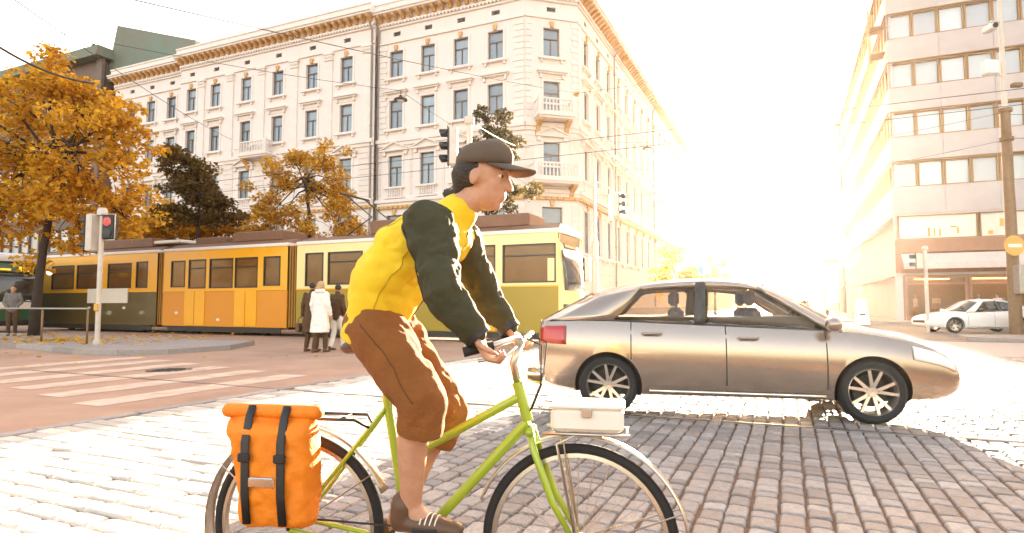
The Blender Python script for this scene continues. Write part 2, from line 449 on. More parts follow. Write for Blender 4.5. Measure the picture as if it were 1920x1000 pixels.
def lay(s0, s1, c0, c1, along, smax=1e9):
    """courses along the street (along=True) or across it"""
    if along: a0, a1, b0, b1 = c0, c1, s0, s1
    else: a0, a1, b0, b1 = s0, s1, c0, c1
    a = a0
    while a < a1 - .06:
        wd = rs.uniform(.125, .150) if along else rs.uniform(.15, .18); b_ = b0 + rs.uniform(0, .1)
        while b_ < b1:
            ln = rs.choice((rs.uniform(.10, .14), rs.uniform(.14, .19), rs.uniform(.18, .24))) if along else rs.uniform(.24, .46)
            aa, bbm = a + wd/2 + rs.uniform(-.004, .004), b_ + ln/2
            s_, c_ = (bbm, aa) if along else (aa, bbm)
            x, y, _ = W(s_, c_)
            px, py, d = project((x, y, 0))
            if d > .8 and -160 < px < 2080 and py < 1090:
                stone_specs.append((d, x, y, ln - (.016 if along else .010), wd - (.014 if along else .011), 65.74 if along else -24.26))
            b_ += ln
        a += wd
lay(0.5, 17.5, -2.8, C1, True)
lay(0.5, 17.5, C0, -2.8, False)  # sunlit wedge, laid with the lighter toned setts
stone_specs.sort()
inv = [i for i, q in enumerate(stone_specs) if -20 < project((q[1], q[2], 0))[0] < 1940 and project((q[1], q[2], 0))[1] < 1010][:300]
near = set(inv)
smesh = []; psmesh = []
for k in range(8):
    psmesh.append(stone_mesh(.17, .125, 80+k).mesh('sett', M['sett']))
    smesh.append(stone_mesh(1.0*.17, .125, 50+k).mesh('cobblestone', M['cobble']))
rest = MB(); prest = MB()
for i, (d, x, y, l, w, az) in enumerate(stone_specs):
    tilt = (rs.uniform(-1.6, 1.6), rs.uniform(-1.6, 1.6))
    mx = T3((x, y, rs.uniform(-.005, .004))) @ RZ(az + rs.uniform(-1.5, 1.5)) @ RX(tilt[0]) @ RY(tilt[1])
    k = rs.randrange(8)
    if i in near:
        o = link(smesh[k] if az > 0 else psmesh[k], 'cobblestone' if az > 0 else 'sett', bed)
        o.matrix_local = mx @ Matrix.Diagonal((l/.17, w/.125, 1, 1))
    elif d < 9:
        b = stone_mesh(l, w, i); (rest if az > 0 else prest).add(b.v, b.f, mx)
    else:
        x0, y0 = l/2, w/2
        (rest if az > 0 else prest).add([(-x0,-y0,-.03),(x0,-y0,-.03),(x0,y0,-.03),(-x0,y0,-.03),(-x0+.012,-y0+.012,0),(x0-.012,-y0+.012,0),(x0-.012,y0-.012,0),(-x0+.012,y0-.012,0)],
                 [(4,5,6,7),(0,1,5,4),(1,2,6,5),(2,3,7,6),(3,0,4,7)], mx)
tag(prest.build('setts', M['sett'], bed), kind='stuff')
tag(rest.build('cobblestones', M['cobble'], bed), kind='stuff')
tag(sheet('cobbled_far_strip', ccw([cw(17.5, C0), cw(17.5, C1), cw(24, C1), cw(24, C0)]), -.004, M['cobble']), kind='structure')

# kerb between asphalt and cobbles, painted crossing, manhole
for i in range(17):
    s0 = 1.0 + i*1.0
    MB().chbox((0, 0, -.06), (.985, .14, .14), .008).build('kerb_flush_stone', M['kerb'], bed, Mx=T3(W(s0, C0-.03, .001)) @ RZ(65.74))
cross = thing('crosswalk', 'worn pale zebra stripes painted across the asphalt on the left', 'crosswalk', (-7.5, 9.5, 0))
def gpx(x, y, z=0):
    a = R(3.5825); dx = (x-960)/1150; dz = (500-y)/1150
    d = Vector((dx, math.cos(a)-dz*math.sin(a), math.sin(a)+dz*math.cos(a)))
    t = (z-1.18)/d.z
    return (d.x*t, d.y*t)
for k, c in enumerate((-7.6, -8.75, -9.9, -11.05, -12.2, -13.35)):
    s0 = 4.6 + .25*k; b = MB()
    for q in range(1):
        pts = [W(s0, c-.26), W(s0, c+.26), W(s0+3.4, c+.26), W(s0+3.4, c-.26)]
        b.add([(p[0]+7.5, p[1]-9.5, .004) for p in pts], [(0, 1, 2, 3)])
    o = b.build('stripe', M['paint'], cross)
    if o.data.polygons[0].normal.z < 0: o.data.flip_normals()
def rail(name, pts, label):
    b = MB()
    b.tube([(p[0], p[1], -.004) for p in pts], [(.012, .045)]*len(pts), 8, True, up=(0,0,1))
    o = b.build(name, M['rail'], smooth=True)
    tag(o, label, 'tram rail', 'tram rails in the street')
    return o
def curve(pts, n=10):
    out = []
    P = [Vector((p[0], p[1], 0)) for p in pts]
    for i in range(len(P)-1):
        a, b, c, d = P[max(i-1, 0)], P[i], P[i+1], P[min(i+2, len(P)-1)]
        for k in range(n):
            t = k/n
            out.append(.5*((2*b)+(-a+c)*t+(2*a-5*b+4*c-d)*t*t+(-a+3*b-3*c+d)*t**3))
    return out+[P[-1]]
rail('tram_rail', curve([(-9, 11.3), (-1.7, 8.0), (.6, 6.95), (3.6, 5.7), (7, 4.3)]), 'steel tram rail crossing the cobbles just behind the cyclist and under the car')
rail('tram_rail', curve([(10.2, 17), (8.6, 12.2), (7.25, 8.9), (6.6, 6.5), (6.3, 4.0)]), 'curved tram rail farthest right in the cobbles')
rail('tram_rail', curve([(9.3, 17.2), (7.6, 12.5), (6.15, 9.2), (5.45, 6.8), (5.15, 4.0)]), 'curved tram rail in the cobbles just beyond the front of the brown car')
rail('tram_rail', [W(24.6 - .0, c) for c in np.linspace(-42, 20, 12)], 'straight tram rail under the near side of the long tram')
rail('tram_rail', [W(26.05, c) for c in np.linspace(-42, 20, 12)], 'straight tram rail under the far side of the long tram')

def pavement(name, poly, h=.12, slab=None):
    poly = ccw(poly)
    o = sheet(name, poly, h, M['paving'], thick=h+.05)
    b = MB(); n = len(poly)
    for i in range(n):
        p, q = Vector((*poly[i], 0)), Vector((*poly[(i+1) % n], 0))
        L = (q-p).length; d = (q-p)/L; nn = Vector((d.y, -d.x, 0)); k = max(1, min(120, int(L/1.1)))
        for j in range(k):
            a, e = p+d*(L*j/k+.006), p+d*(L*(j+1)/k-.006)
            vs = [a+nn*.012, e+nn*.012, e-nn*.14, a-nn*.14]
            b.add([(v.x, v.y, -.05) for v in vs]+[(v.x, v.y, h+.006) for v in vs], [(0,1,5,4),(1,2,6,5),(2,3,7,6),(3,0,4,7),(4,5,6,7)])
    tag(b.build('kerbstones', M['kerb'], o, fixn=True), kind='stuff')
    return o
pavement('left_pavement', [(-22, 19.9), (-14.55, 17.54), (-10.6, 14.9), (-9.2, 14.4), (-8.2, 14.75), (-7.4, 16.2), (-7.6, 18.2), (-12, 20.3), (-17.4, 22.75), (-22, 24.3)])
pavement('refuge_island', [(16.3, 22.5), (15.2, 20.6), (16.2, 19.4), (30, 14.2), (31, 16.6)], .11)
pavement('building_pavement', [(-50, 60.4), (-.1, 38.0), (5.6, 38.9), (7.6, 42.6), (170, 402.0), (164, 404.4), (3.5, 46), (-36, 64)], .12)
pavement('right_building_pavement', [(24.2, 38.3), (60, 22.2), (62, 27), (28.0, 44), (190, 400), (186, 402), (22.4, 42.0)], .12)

# ------------------------------------------------------------------ buildings
def wall_mesh(name, m, x0, x1, z0, z1, holes, depth):
    xs = sorted({x0, x1, *[q for h in holes for q in (h[0], h[2])]}); zs = sorted({z0, z1, *[q for h in holes for q in (h[1], h[3])]})
    xs = [x for x in xs if x0 <= x <= x1]; zs = [z for z in zs if z0 <= z <= z1]
    b = MB(); ix = {}
    def vid(i, j):
        if (i, j) not in ix: ix[(i, j)] = len(b.v); b.v.append((xs[i], 0, zs[j]))
        return ix[(i, j)]
    for i in range(len(xs)-1):
        for j in range(len(zs)-1):
            cx, cz = (xs[i]+xs[i+1])/2, (zs[j]+zs[j+1])/2
            if any(h[0] < cx < h[2] and h[1] < cz < h[3] for h in holes): continue
            b.f.append((vid(i, j), vid(i, j+1), vid(i+1, j+1), vid(i+1, j))); b.mi.append(0)
    for h in holes:
        a, c, e, g = h
        for p, q in (((a, c), (a, g)), ((a, g), (e, g)), ((e, g), (e, c)), ((e, c), (a, c))):
            b.add([(p[0], 0, p[1]), (p[0], -depth, p[1]), (q[0], -depth, q[1]), (q[0], 0, q[1])], [(0, 1, 2, 3)])
    return b.mesh(name, m)
PROTO = {}
def window_proto(w, h, d, style, fm='frame', pm='pane', tm='stuccotrim', bars=True):
    key = (w, h, d, style, fm, pm, tm)
    if key in PROTO: return PROTO[key]
    f = MB(); t = .075; y0, y1 = -d-.0, -d+.08
    f.bb(-w/2, y0, 0, -w/2+t, y1, h); f.bb(w/2-t, y0, 0, w/2, y1, h)
    f.bb(-w/2+t, y0, 0, w/2-t, y1, t); f.bb(-w/2+t, y0, h-t, w/2-t, y1, h)
    if bars:
        zt = h*.64
        f.bb(-w/2+t, y0+.01, zt-.045, w/2-t, y1+.012, zt+.045)
        f.bb(-.04, y0+.01, t, .04, y1+.006, zt-.045)
    parts = [('pane', MB().bb(-w/2+.02, y0+.005, .02, w/2-.02, y0+.03, h-.02).mesh('pane', M[pm]))]
    if style:
        s = MB(); e = .17
        if style != 'plain':
            s.bb(-w/2-e, 0.0, 0, -w/2, .06, h+e); s.bb(w/2, 0.0, 0, w/2+e, .06, h+e); s.bb(-w/2, 0.0, h, w/2, .06, h+e)
            parts.append(('surround', s.mesh('surround', M[tm])))
        s = MB()
        if style in ('sill', 'hood'):
            s.bb(-w/2-.38, .003, -.20, w/2+.38, .26, -.06); s.bb(-w/2-.32, .003, -.06, w/2+.32, .2, -.003)
            s.bb(-w/2-.22, .003, -.42, -w/2-.06, .17, -.203); s.bb(w/2+.06, .003, -.42, w/2+.22, .17, -.203)
            parts.append(('sill', s.mesh('sill', M[tm])))
        if style == 'sill':
            s = MB(); s.prism([(-.11, h+.02), (.11, h+.02), (.17, h+.42), (-.17, h+.42)], .063, .19, RX(90) @ Matrix.Diagonal((1, 1, -1, 1)))
            parts.append(('keystone', s.mesh('keystone', M['bracket'])))
        if style == 'hood':
            s = MB(); s.bb(-w/2-.5, .003, h+.62, w/2+.5, .36, h+.74); s.bb(-w/2-.42, .003, h+.50, w/2+.42, .24, h+.617); s.bb(-w/2-.3, .003, h+.2, w/2+.3, .05, h+.497)
            s.bb(-w/2-.3, .053, h+.2, -w/2-.14, .19, h+.497); s.bb(w/2+.14, .053, h+.2, w/2+.3, .19, h+.497)
            parts.append(('hood', s.mesh('hood', M[tm])))
        if style == 'pediment':
            s = MB(); A = RX(90) @ Matrix.Diagonal((1, 1, -1, 1))
            s.bb(-w/2-.62, .003, h+.34, w/2+.62, .30, h+.46)
            s.prism([(-w/2-.62, h+.463), (w/2+.62, h+.463), (0, h+1.02)], .003, .12, A)
            s.prism([(-w/2-.66, h+.47), (-w/2-.50, h+.47), (.0, h+.97), (0, h+1.10)], .123, .34, A)
            s.prism([(w/2+.50, h+.47), (w/2+.66, h+.47), (0, h+1.10), (0, h+.97)], .123, .34, A)
            s.bb(-w/2-.5, .003, h+.03, -w/2-.22, .2, h+.337); s.bb(w/2+.22, .003, h+.03, w/2+.5, .2, h+.337)
            parts.append(('pediment', s.mesh('pediment', M[tm])))
            s = MB(); s.bb(-w/2-.3, .003, -.16, w/2+.3, .22, -.02); s.bb(-w/2-.3, .003, -.92, w/2+.3, .22, -.80)
            for k in range(7):
                s.lathe([(.05, -.80), (.085, -.66), (.045, -.42), (.075, -.26), (.05, -.16)], 6, T3((-w/2+.02+k*(w-.04)/6, .11, 0)))
            parts.append(('balustrade', s.mesh('balustrade', M[tm])))
    PROTO[key] = (f.mesh('window', M[fm]), parts)
    return PROTO[key]
def place_window(root, F, x, z, proto):
    o = link(proto[0], 'window', root, F @ T3((x, 0, z)))
    for n, me in proto[1]: link(me, n, o)
    return o

# the cream corner building
P0 = (.913, 42.0); P1 = (4.676, 43.02)
cb = thing('corner_building', 'large cream stucco corner building with ornate cornice and rows of tall windows', 'building', (P0[0], P0[1], 0))
def rel(p, root): return (p[0]-root.location.x, p[1]-root.location.y, (p[2] if len(p) > 2 else 0))
FL = frame((0, 0, 0), dL, nL)
FL2 = frame((nL[0]*.45, nL[1]*.45, 0), dL, nL)
FL3 = frame((-nL[0]*.25, -nL[1]*.25, 0), dL, nL)
eC = (-.965, -.262)
FC = frame(rel(P1, cb), eC, (.262, -.965))
FR = frame(rel(P1, cb), (-.411, -.912), nR)
ROWS = [(18.72, 1.22, 2.1, 'sill'), (14.7, 1.22, 2.25, 'hood'), (10.2, 1.24, 2.4, 'pediment'), (4.9, 1.5, 3.1, 'sill')]
def ornate(F, x0, x1, cols, dz=0, ratio=1.0, brk=True, part=True, wz=0):
    holes = []; D = .24
    for x in cols:
        for z, w, h, st in ROWS: holes.append((x-w/2, z+dz, x+w/2, z+dz+h))
        holes.append((x-.33, 22.02+dz, x+.33, 22.36+dz))
    link(wall_mesh('wall', M['stucco'], x0, x1, .9, 23.0+dz, holes, D), 'wall', cb, F)
    for x in cols:
        for z, w, h, st in ROWS: place_window(cb, F, x, z+dz, window_proto(w, h, D, st))
        v = MB(); v.bb(x-.32, -.2, 22.03+dz, x+.32, -.14, 22.35+dz)
        for k in range(3): v.bb(x-.30, -.14, 22.08+dz+.09*k, x+.30, -.10, 22.12+dz+.09*k)
        v.build('attic_vent', M['vent'], cb, Mx=F)
    L = x1-x0
    b = MB(); e = .003     # cornice
    b.bb(x0, e, 22.72+dz, x1, .14, 22.86+dz); b.bb(x0, e, 23.0+dz, x1, .20, 23.14+dz)
    b.bb(x0-.1, -.3, 23.64+dz, x1+.1, .82, 23.80+dz); b.bb(x0-.1, -.3, 23.803+dz, x1+.1, .92, 23.93+dz); b.bb(x0, -.35, 23.14+dz, x1, .12, 23.637+dz)
    b.bb(x0, -.3, 23.933+dz, x1, .55, 24.45+dz); b.bb(x0, -.3, 24.453+dz, x1, .64, 24.58+dz)
    b.build('cornice', M['stuccotrim'], cb, Mx=F)
    b = MB(); k = int(L/.3)
    for i in range(k): b.bb(x0+(i+.2)*L/k, .143, 22.87+dz, x0+(i+.75)*L/k, .24, 22.997+dz)
    tag(b.build('dentils', M['stuccotrim'], cb, Mx=F), kind='stuff')
    bm_ = MB(); bm_.prism([(.123, 23.17), (.30, 23.17), (.42, 23.30), (.72, 23.46), (.78, 23.635), (.123, 23.635)], -.13, .13, Matrix(((0,0,1,0),(1,0,0,0),(0,1,0,0),(0,0,0,1))))
    me = bm_.mesh('bracket', M['bracket'], fixn=True); k = int(L/.66)
    if part:
        for i in range(k): link(me, 'bracket', cb, F @ T3((x0+(i+.5)*L/k, 0, dz)))
    else:
        b = MB()
        for i in range(k): b.add(bm_.v, bm_.f, T3((x0+(i+.5)*L/k, 0, dz)))
        tag(b.build('brackets', M['bracket'], cb, Mx=F, fixn=True), kind='stuff')
    for nm, z0, z1, d in (('frieze_band', 21.48, 21.62, .12), ('string_course', 13.62, 13.9, .26), ('string_course', 13.35, 13.617, .14), ('belt_course', 8.95, 9.2, .30), ('belt_course', 8.72, 8.947, .16)):
        MB().bb(x0, .003, z0+dz, x1, d, z1+dz).build(nm, M['stuccotrim'], cb, Mx=F)
    b = MB(); k = int(L/.42)
    for i in range(k): b.bb(x0+(i+.2)*L/k, .163, 8.5+dz, x0+(i+.7)*L/k, .26, 8.717+dz); 
    b.bb(x0, .003, 8.5+dz, x1, .16, 8.717+dz)
    tag(b.build('dentils', M['bracket'], cb, Mx=F), kind='stuff')
    # stone courses with recessed joints on the two lower storeys, split round the openings
    b = MB(); z = .95
    while z < 13.2:
        z1 = min(z+.40, 13.3)
        if not (8.4 < z1 and z < 9.25):
            spans = [(x0, x1)]
            for h in holes:
                if h[1]-.3 < z1 and h[3]+1.15*(h[1] > 9)+.25 > z and h[1] < 13:
                    ns = []
                    for a, c in spans:
                        l, r = h[0]-.7, h[2]+.7
                        if r <= a or l >= c: ns.append((a, c)); continue
                        if l > a: ns.append((a, l))
                        if r < c: ns.append((r, c))
                    spans = ns
            for a, c in spans:
                if c-a > .1: b.bb(a, .003, z, c, .055, z1-.045)
        z += .43
    tag(b.build('stone_courses', M['stuccoband'], cb, Mx=F), kind='stuff')
    MB().bb(x0, -.05, 0.0, x1, .16, .9).build('plinth', M['stoneplinth'], cb, Mx=F)
def pilasters(F, xs, dz=0):
    b = MB(); b.bb(-.36, .003, 13.93, .36, .12, 20.75); b.bb(-.44, .003, 13.93, .44, .17, 14.4)
    c = MB(); c.bb(-.42, .003, 20.75, .42, .2, 20.9); c.bb(-.36, .003, 20.9, .36, .16, 21.25); c.bb(-.5, .003, 21.25, .5, .26, 21.42)
    for k in (-.3, -.1, .1, .3): c.ell((k, .17, 21.08), (.1, .1, .17), nu=8, nv=6)
    pm, cm = b.mesh('pilaster', M['stuccotrim']), c.mesh('capital', M['stuccotrim'])
    for x in xs:
        o = link(pm, 'pilaster', cb, F @ T3((x, 0, dz))); link(cm, 'capital', o)
def quoins(F, x0, x1, za, zb):
    b = MB(); z = za; k = 0
    while z < zb-.3:
        a, c = (x0, x1) if k % 2 == 0 else (x0 + (.14 if x0 > .5 else 0), x1 - (.14 if x0 < .5 else 0))
        b.bb(a, .003, z, c, .075, z+.40); z += .44; k += 1
    tag(b.build('quoins', M['stuccotrim'], cb, Mx=F), kind='stuff')
cA = [2.3, 5.12, 7.95, 10.8]; cB = [15.25, 18.8, 22.5, 26.15, 29.9]; cD = [33.4+1.9, 38.2, 41.1, 43.4]
cB2 = cB + [33.0]
ornate(FL, 0, 12.5, cA)
ornate(FL2, 12.5, 34.5, cB2, .12)
ornate(FL3, 34.5, 45, [36.6, 39.5, 42.4], .1)
pilasters(FL2, [13.2, 17.0, 20.65, 24.3, 28.0, 31.6], .12)
quoins(FL, 0.05, .9, 13.93, 21.4); quoins(FL, 11.6, 12.4, 13.93, 21.4)
ornate(FC, 0, 3.9, [1.95])
quoins(FC, 0.0, .5, 13.93, 21.4); quoins(FC, 3.4, 3.9, 13.93, 21.4)
cR = [-(2.0+3.15*i) for i in range(16)]
ornate(FR, -51.5, 0, cR, part=False)
quoins(FR, -.8, -.02, 13.93, 21.4); 
for x in (-10.1, -26.0, -42.5): quoins(FR, x-.9, x-.2, 13.93, 21.4)
# roof, core and rear
poly = [(0, 0), (P1[0]-P0[0], P1[1]-P0[1])]
q = Vector((P1[0]-P0[0], P1[1]-P0[1]))
e1 = q + Vector(dR)*51.5; e0 = Vector(dL)*45
core = [Vector((0, 0)) - Vector(nL)*.7, q - Vector((.262, -.965))*.7, e1 - Vector(nR)*.7, e1 - Vector(nR)*16, Vector(dL)*16 + Vector(dR)*18, e0 - Vector(nL)*16, e0 - Vector(nL)*.7]
MB().prism([tuple(v) for v in core], 0, 24.2).build('rear_wall', M['stucco'], cb, fixn=True)
ro = [v + Vector((0, 0)) for v in core]
MB().prism([tuple(v) for v in ro], 24.25, 24.75).build('roof', M['roofmetal'], cb, fixn=True)
for i, (x, y) in enumerate(((-12, 9), (-26, 15), (6, 12), (12, 28))):
    MB().bb(x-.6, y-.5, 24.7, x+.6, y+.5, 26.0).bb(x-.7, y-.6, 26.003, x+.7, y+.6, 26.2).build('chimney', M['stuccoband'], cb)
# drainpipes
for F, x, y in ((FL, 12.42, .12), (FL2, 12.75, .12), (FR, -9.9, .14), (FR, -26.4, .14)):
    b = MB(); b.tube([(x, y, 1), (x, y, 22.6), (x, y+.35, 23.2)], .075, 8)
    for z in range(3, 22, 3): b.tube([(x, y, z), (x, y, z+.1)], .105, 8)
    b.build('drainpipe', M['pipe'], cb, Mx=F, smooth=True, angle=40)
# balconies
def balcony(F, x, z, w, d, h, n, metal):
    b = MB(); b.bb(x-w/2, .003, z-.22, x+w/2, d, z); b.bb(x-w/2+.1, .003, z-.36, x+w/2-.1, d-.12, z-.223)
    o = b.build('balcony', M['stuccotrim'], cb, Mx=F)
    A = Matrix(((0,0,1,0),(1,0,0,0),(0,1,0,0),(0,0,0,1)))
    for sx in (-w/2+.3, w/2-.3):
        k = MB(); k.prism([(.003, z-1.25), (.14, z-1.2), (.35, z-.8), (d-.2, z-.5), (d-.16, z-.363), (.003, z-.363)], -.16, .16, T3((x+sx, 0, 0)) @ A); k.build('console', M['bracket'], o, fixn=True)
    r = MB(); r.bb(x-w/2+.04, .003, z+h-.1, x+w/2-.04, .14, z+h); r.bb(x-w/2+.04, d-.16, z+h-.1, x+w/2-.04, d-.02, z+h)
    r.bb(x-w/2+.04, .143, z+h-.1, x-w/2+.18, d-.163, z+h); r.bb(x+w/2-.18, .143, z+h-.1, x+w/2-.04, d-.163, z+h)
    r.bb(x-w/2+.04, d-.16, z+.003, x+w/2-.04, d-.02, z+.1)
    for sx in (-w/2+.12, w/2-.12): r.bb(x+sx-.11, d-.2, z+.003, x+sx+.11, d+.02, z+h+.06)
    r.build('handrail', M['stuccotrim'], o)
    bl = MB(); bl.lathe([(.045, 0), (.07, .12*h), (.04, .5*h), (.06, .75*h), (.04, h-.1)], 8)
    me = bl.mesh('baluster', M['stuccotrim'], smooth=True)
    for i in range(n):
        link(me, 'baluster', o, T3((x-w/2+.35+(w-.7)*i/(n-1), d-.09, z+.1)))
    for sx in (-w/2+.11, w/2-.11):
        for k in range(3): link(me, 'baluster', o, T3((x+sx, .3+(d-.5)*k/2, z+.05)))
balcony(FC, 1.95, 14.4, 2.7, 1.2, 1.0, 9, True)
balcony(FC, 1.95, 9.85, 3.4, 1.3, 1.05, 11, False)
balcony(FL2, 24.3, 13.95, 3.2, 1.0, 1.0, 9, False)
# corner shopfront opening and shop windows at street level are part of ROWS; a canopy over the corner door
MB().bb(.5, .003, 4.3, 3.4, 1.3, 4.45).bb(.55, .05, 4.453, 3.35, 1.2, 4.53).build('door_canopy', M['bracket'], cb, Mx=FC)

# far brown building with a green copper roof box
fb = thing('brown_building', 'dark brown building with a window strip and green copper roof box behind the orange tree', 'building', (-41.5, 61, 0))
Fb = frame((0, 0, 0), dL, nL)
hol = []
for r_ in range(6):
    for k in range(18): hol.append((1.2+1.75*k, 3.2+3.5*r_, 2.75+1.75*k, 5.5+3.5*r_))
link(wall_mesh('wall', M['brownclad'], 0, 34, 0, 26.2, hol, .2), 'wall', fb, Fb)
wp = window_proto(1.55, 2.3, .2, None, 'frame', 'bluepane', bars=False)
for h_ in hol: place_window(fb, Fb, (h_[0]+h_[2])/2, h_[1], wp)
MB().bb(-.5, -18, 26.2, 34.4, 1.1, 26.75).bb(-.3, -18, 26.753, 34.3, .9, 27.3).build('roof', M['copper'], fb, Mx=Fb)
MB().bb(0.2, -17.5, 0, 33.8, -.3, 26.1).build('rear_wall', M['brownclad'], fb, Mx=Fb)
b = MB(); b.loft([[(-9.6, -3.0, 24.0), (.4, -.5, 24.0), (.4, -9, 24.0), (-9.6, -9, 24.0)], [(-8.9, -3.4, 27.9), (-.6, -.8, 29.9), (-.6, -9, 29.9), (-8.9, -9, 27.9)]]); b.build('roof_box', M['copper'], fb, Mx=Fb, fixn=True)
b = MB()
for x in (-.2, 32.5): b.bb(x, .003, 0, x+.9, .35, 26.15)
b.build('corner_pier', M['brownclad'], fb, Mx=Fb)
b = MB()
for k, x in enumerate((14, 19.5, 24)):
    b.tube([(x, -2, 27.3), (x, -2, 29.0+.4*k)], .06, 6); b.tube([(x-.6, -2, 28.7+.3*k), (x+.6, -2, 28.7+.3*k)], .03, 5)
b.tube([(4.0, -1.5, 27.3), (4.0, -1.5, 28.6)], .05, 6); b.ell((4.0, -1.3, 28.7), (.35, .2, .3), nu=10, nv=8)
b.build('antenna', M['darkmetal'], fb, Mx=Fb)

# buildings farther down the side street
def plain_building(name, label, p, d, n, L, H, D, wm, z0, fh, pitch, w, h, group=None, style='plain'):
    o = thing(name, label, 'building', (p[0], p[1], 0), group=group)
    F = frame((0, 0, 0), d, n); hol = []
    nfl = int((H-z0-h-.6)/fh)+1; k = int((L-1)/pitch)
    for r_ in range(nfl):
        for i in range(k): hol.append((1+pitch*i, z0+fh*r_, 1+pitch*i+w, z0+fh*r_+h))
    link(wall_mesh('wall', wm, 0, L, 0, H, hol, .2), 'wall', o, F)
    pr = window_proto(w, h, .2, style)
    for q_ in hol: place_window(o, F, (q_[0]+q_[2])/2, q_[1], pr)
    MB().bb(0.01, -D, 0, L-.01, -.3, H-.05).build('rear_wall', wm, o, Mx=F)
    MB().bb(-.1, -D, H, L+.1, .5, H+.35).bb(0, -D, H+.353, L, .2, H+.9).build('cornice', M['stuccotrim'], o, Mx=F)
    for z in (z0-1.0, z0+fh*(nfl-1)-.9): MB().bb(0, .003, z, L, .18, z+.22).build('string_course', M['stuccotrim'], o, Mx=F)
    return o
def far_left(s0, L): 
    # start at the far end, running back toward the camera
    p = Vector((P1[0], P1[1])) + Vector(dR)*(s0+L)
    return p
for (s0, L, H, wm, lb) in ((52.2, 34, 24.5, 'facade2', 'pale five storey building adjoining the cream corner block down the street'), (87.5, 40, 22, 'facade3', 'reddish building further down the street between two pale blocks'), (129, 60, 24, 'facade2', 'farthest pale building on the left side of the street')):
    plain_building('street_building', lb, far_left(s0, L), (-.411, -.912), nR, L, H, 14, M[wm], 4.5, 3.9, 3.1, 1.3, 2.1, 'buildings lining the side street')

# pale modern building on the right
B0 = Vector((26.3, 42.0))
mb = thing('office_building', 'pale modern office block with ribbon windows and ground floor shops at right', 'building', (B0.x, B0.y, 0))
FB = frame((0, 0, 0), dL, nL)            # x = -b
FS = frame((0, 0, 0), dR, dL)            # street side
LB = 34.0
strips = [(9.25, 11.0), (12.75, 14.47), (16.23, 18.0), (19.72, 21.46), (23.2, 24.9)]
def office(F, x0, x1, sgn):
    holes = [(min(x0, x1)+.02, z0, max(x0, x1)-.4, z1) for z0, z1 in strips] if sgn > 0 else [(min(x0, x1)+.4, z0, max(x0, x1)-.02, z1) for z0, z1 in strips]
    holes.append((min(x0, x1)+.4, .0, max(x0, x1)-.4, 3.2))
    holes.append((min(x0, x1)+.3, 5.62, max(x0, x1)-.1, 7.28))
    link(wall_mesh('wall', M['palestone'], min(x0, x1), max(x0, x1), 0, 27.5, holes, .3), 'wall', mb, F)
    n = int(abs(x1-x0)/1.5)
    fr = MB(); w = 1.47; h = 1.72; t = .10
    fr.bb(-w/2, -.28, 0, -w/2+t, -.02, h); fr.bb(w/2-t, -.28, 0, w/2, -.02, h); fr.bb(-w/2+t, -.28, 0, w/2-t, -.02, .06); fr.bb(-w/2+t, -.28, h-.09, w/2-t, -.02, h)
    fm = fr.mesh('window', M['bronze']); pm = MB().bb(-w/2+.05, -.22, .03, w/2-.05, -.19, h-.03).mesh('pane', M['bluepane'])
    for z0, z1 in strips:
        for i in range(n):
            x = x0 + (.78 + 1.5*i)*(1 if x1 > x0 else -1)
            o = link(fm, 'window', mb, F @ T3((x, 0, z0+.01))); link(pm, 'pane', o)
    for z0, z1 in strips:
        MB().bb(min(x0, x1), .003, z1+.02, max(x0, x1), .12, z1+.09).build('drip_rail', M['bronze'], mb, Mx=F)
    return n
office(FB, 0, -LB, -1)
office(FS, 0, 40, 1)
MB().bb(-LB+.3, -26, 0.0, -.5, -1.2, 27.4).build('core_wall', M['palestone'], mb, Mx=FB)
MB().bb(-LB, -27, 27.5, .0, .25, 27.9).build('roof', M['roofmetal'], mb, Mx=FB)
# vertical panel joints on the bands: panels as pieces
pan = MB().chbox((0, .02, 0), (2.96, .05, 1.66), .012).mesh('cladding_panel', M['palestone'])
for z0, z1 in zip([s[1] for s in strips[:-1]], [s[0] for s in strips[1:]]):
    for i in range(11): link(pan, 'cladding_panel', mb, FB @ T3((-1.52-3.0*i, 0.008, (z0+z1)/2+.02)) @ Matrix.Diagonal((1, 1, (z1-z0-.12)/1.7, 1)))
for i in range(11): link(pan, 'cladding_panel', mb, FB @ T3((-1.52-3.0*i, 0.008, 8.27)) @ Matrix.Diagonal((1, 1, 1.04, 1)))
# bright display windows on the first floor
for i in range(7):
    x = -.25 - 4.6*i
    w = 4.5
    f = MB(); f.bb(x-w, -.2, 5.63, x-w+.08, -.02, 7.27); f.bb(x-.08, -.2, 5.63, x, -.02, 7.27); f.bb(x-w+.08, -.2, 5.63, x-.08, -.02, 5.70); f.bb(x-w+.08, -.2, 7.20, x-.08, -.02, 7.27)
    o = f.build('display_window', M['bronze'], mb, Mx=FB)
    MB().bb(x-w+.05, -.16, 5.65, x-.05, -.13, 7.25).build('pane', M['postr'], o)
    if i < 2:
        g = MB(); r_ = random.Random(i)
        if i == 0:
            for (a, z0, ww, hh) in ((3.35, 6.35, .34, .10), (3.47, 5.95, .10, .40), (2.45, 5.8, .08, .5), (2.15, 5.8, .08, .55), (1.85, 5.8, .12, .6)): g.bb(x-a, -.128, z0, x-a+ww, -.115, z0+hh)
        else:
            for (a, z0, ww, hh) in ((1.3, 6.3, .22, .5), (.7, 5.8, .25, .25), (2.6, 6.0, .06, .9)): g.bb(x-a, -.128, z0, x-a+ww, -.115, z0+hh)
        g.build('printed_mark', M['yellowsign'], o)
MB().bb(-LB, .003, 4.72, -.02, .35, 5.58).build('fascia_board', M['reddark'], mb, Mx=FB)
MB().bb(-LB, .003, 3.35, -.02, .12, 4.7).build('lintel', M['reddark'], mb, Mx=FB)
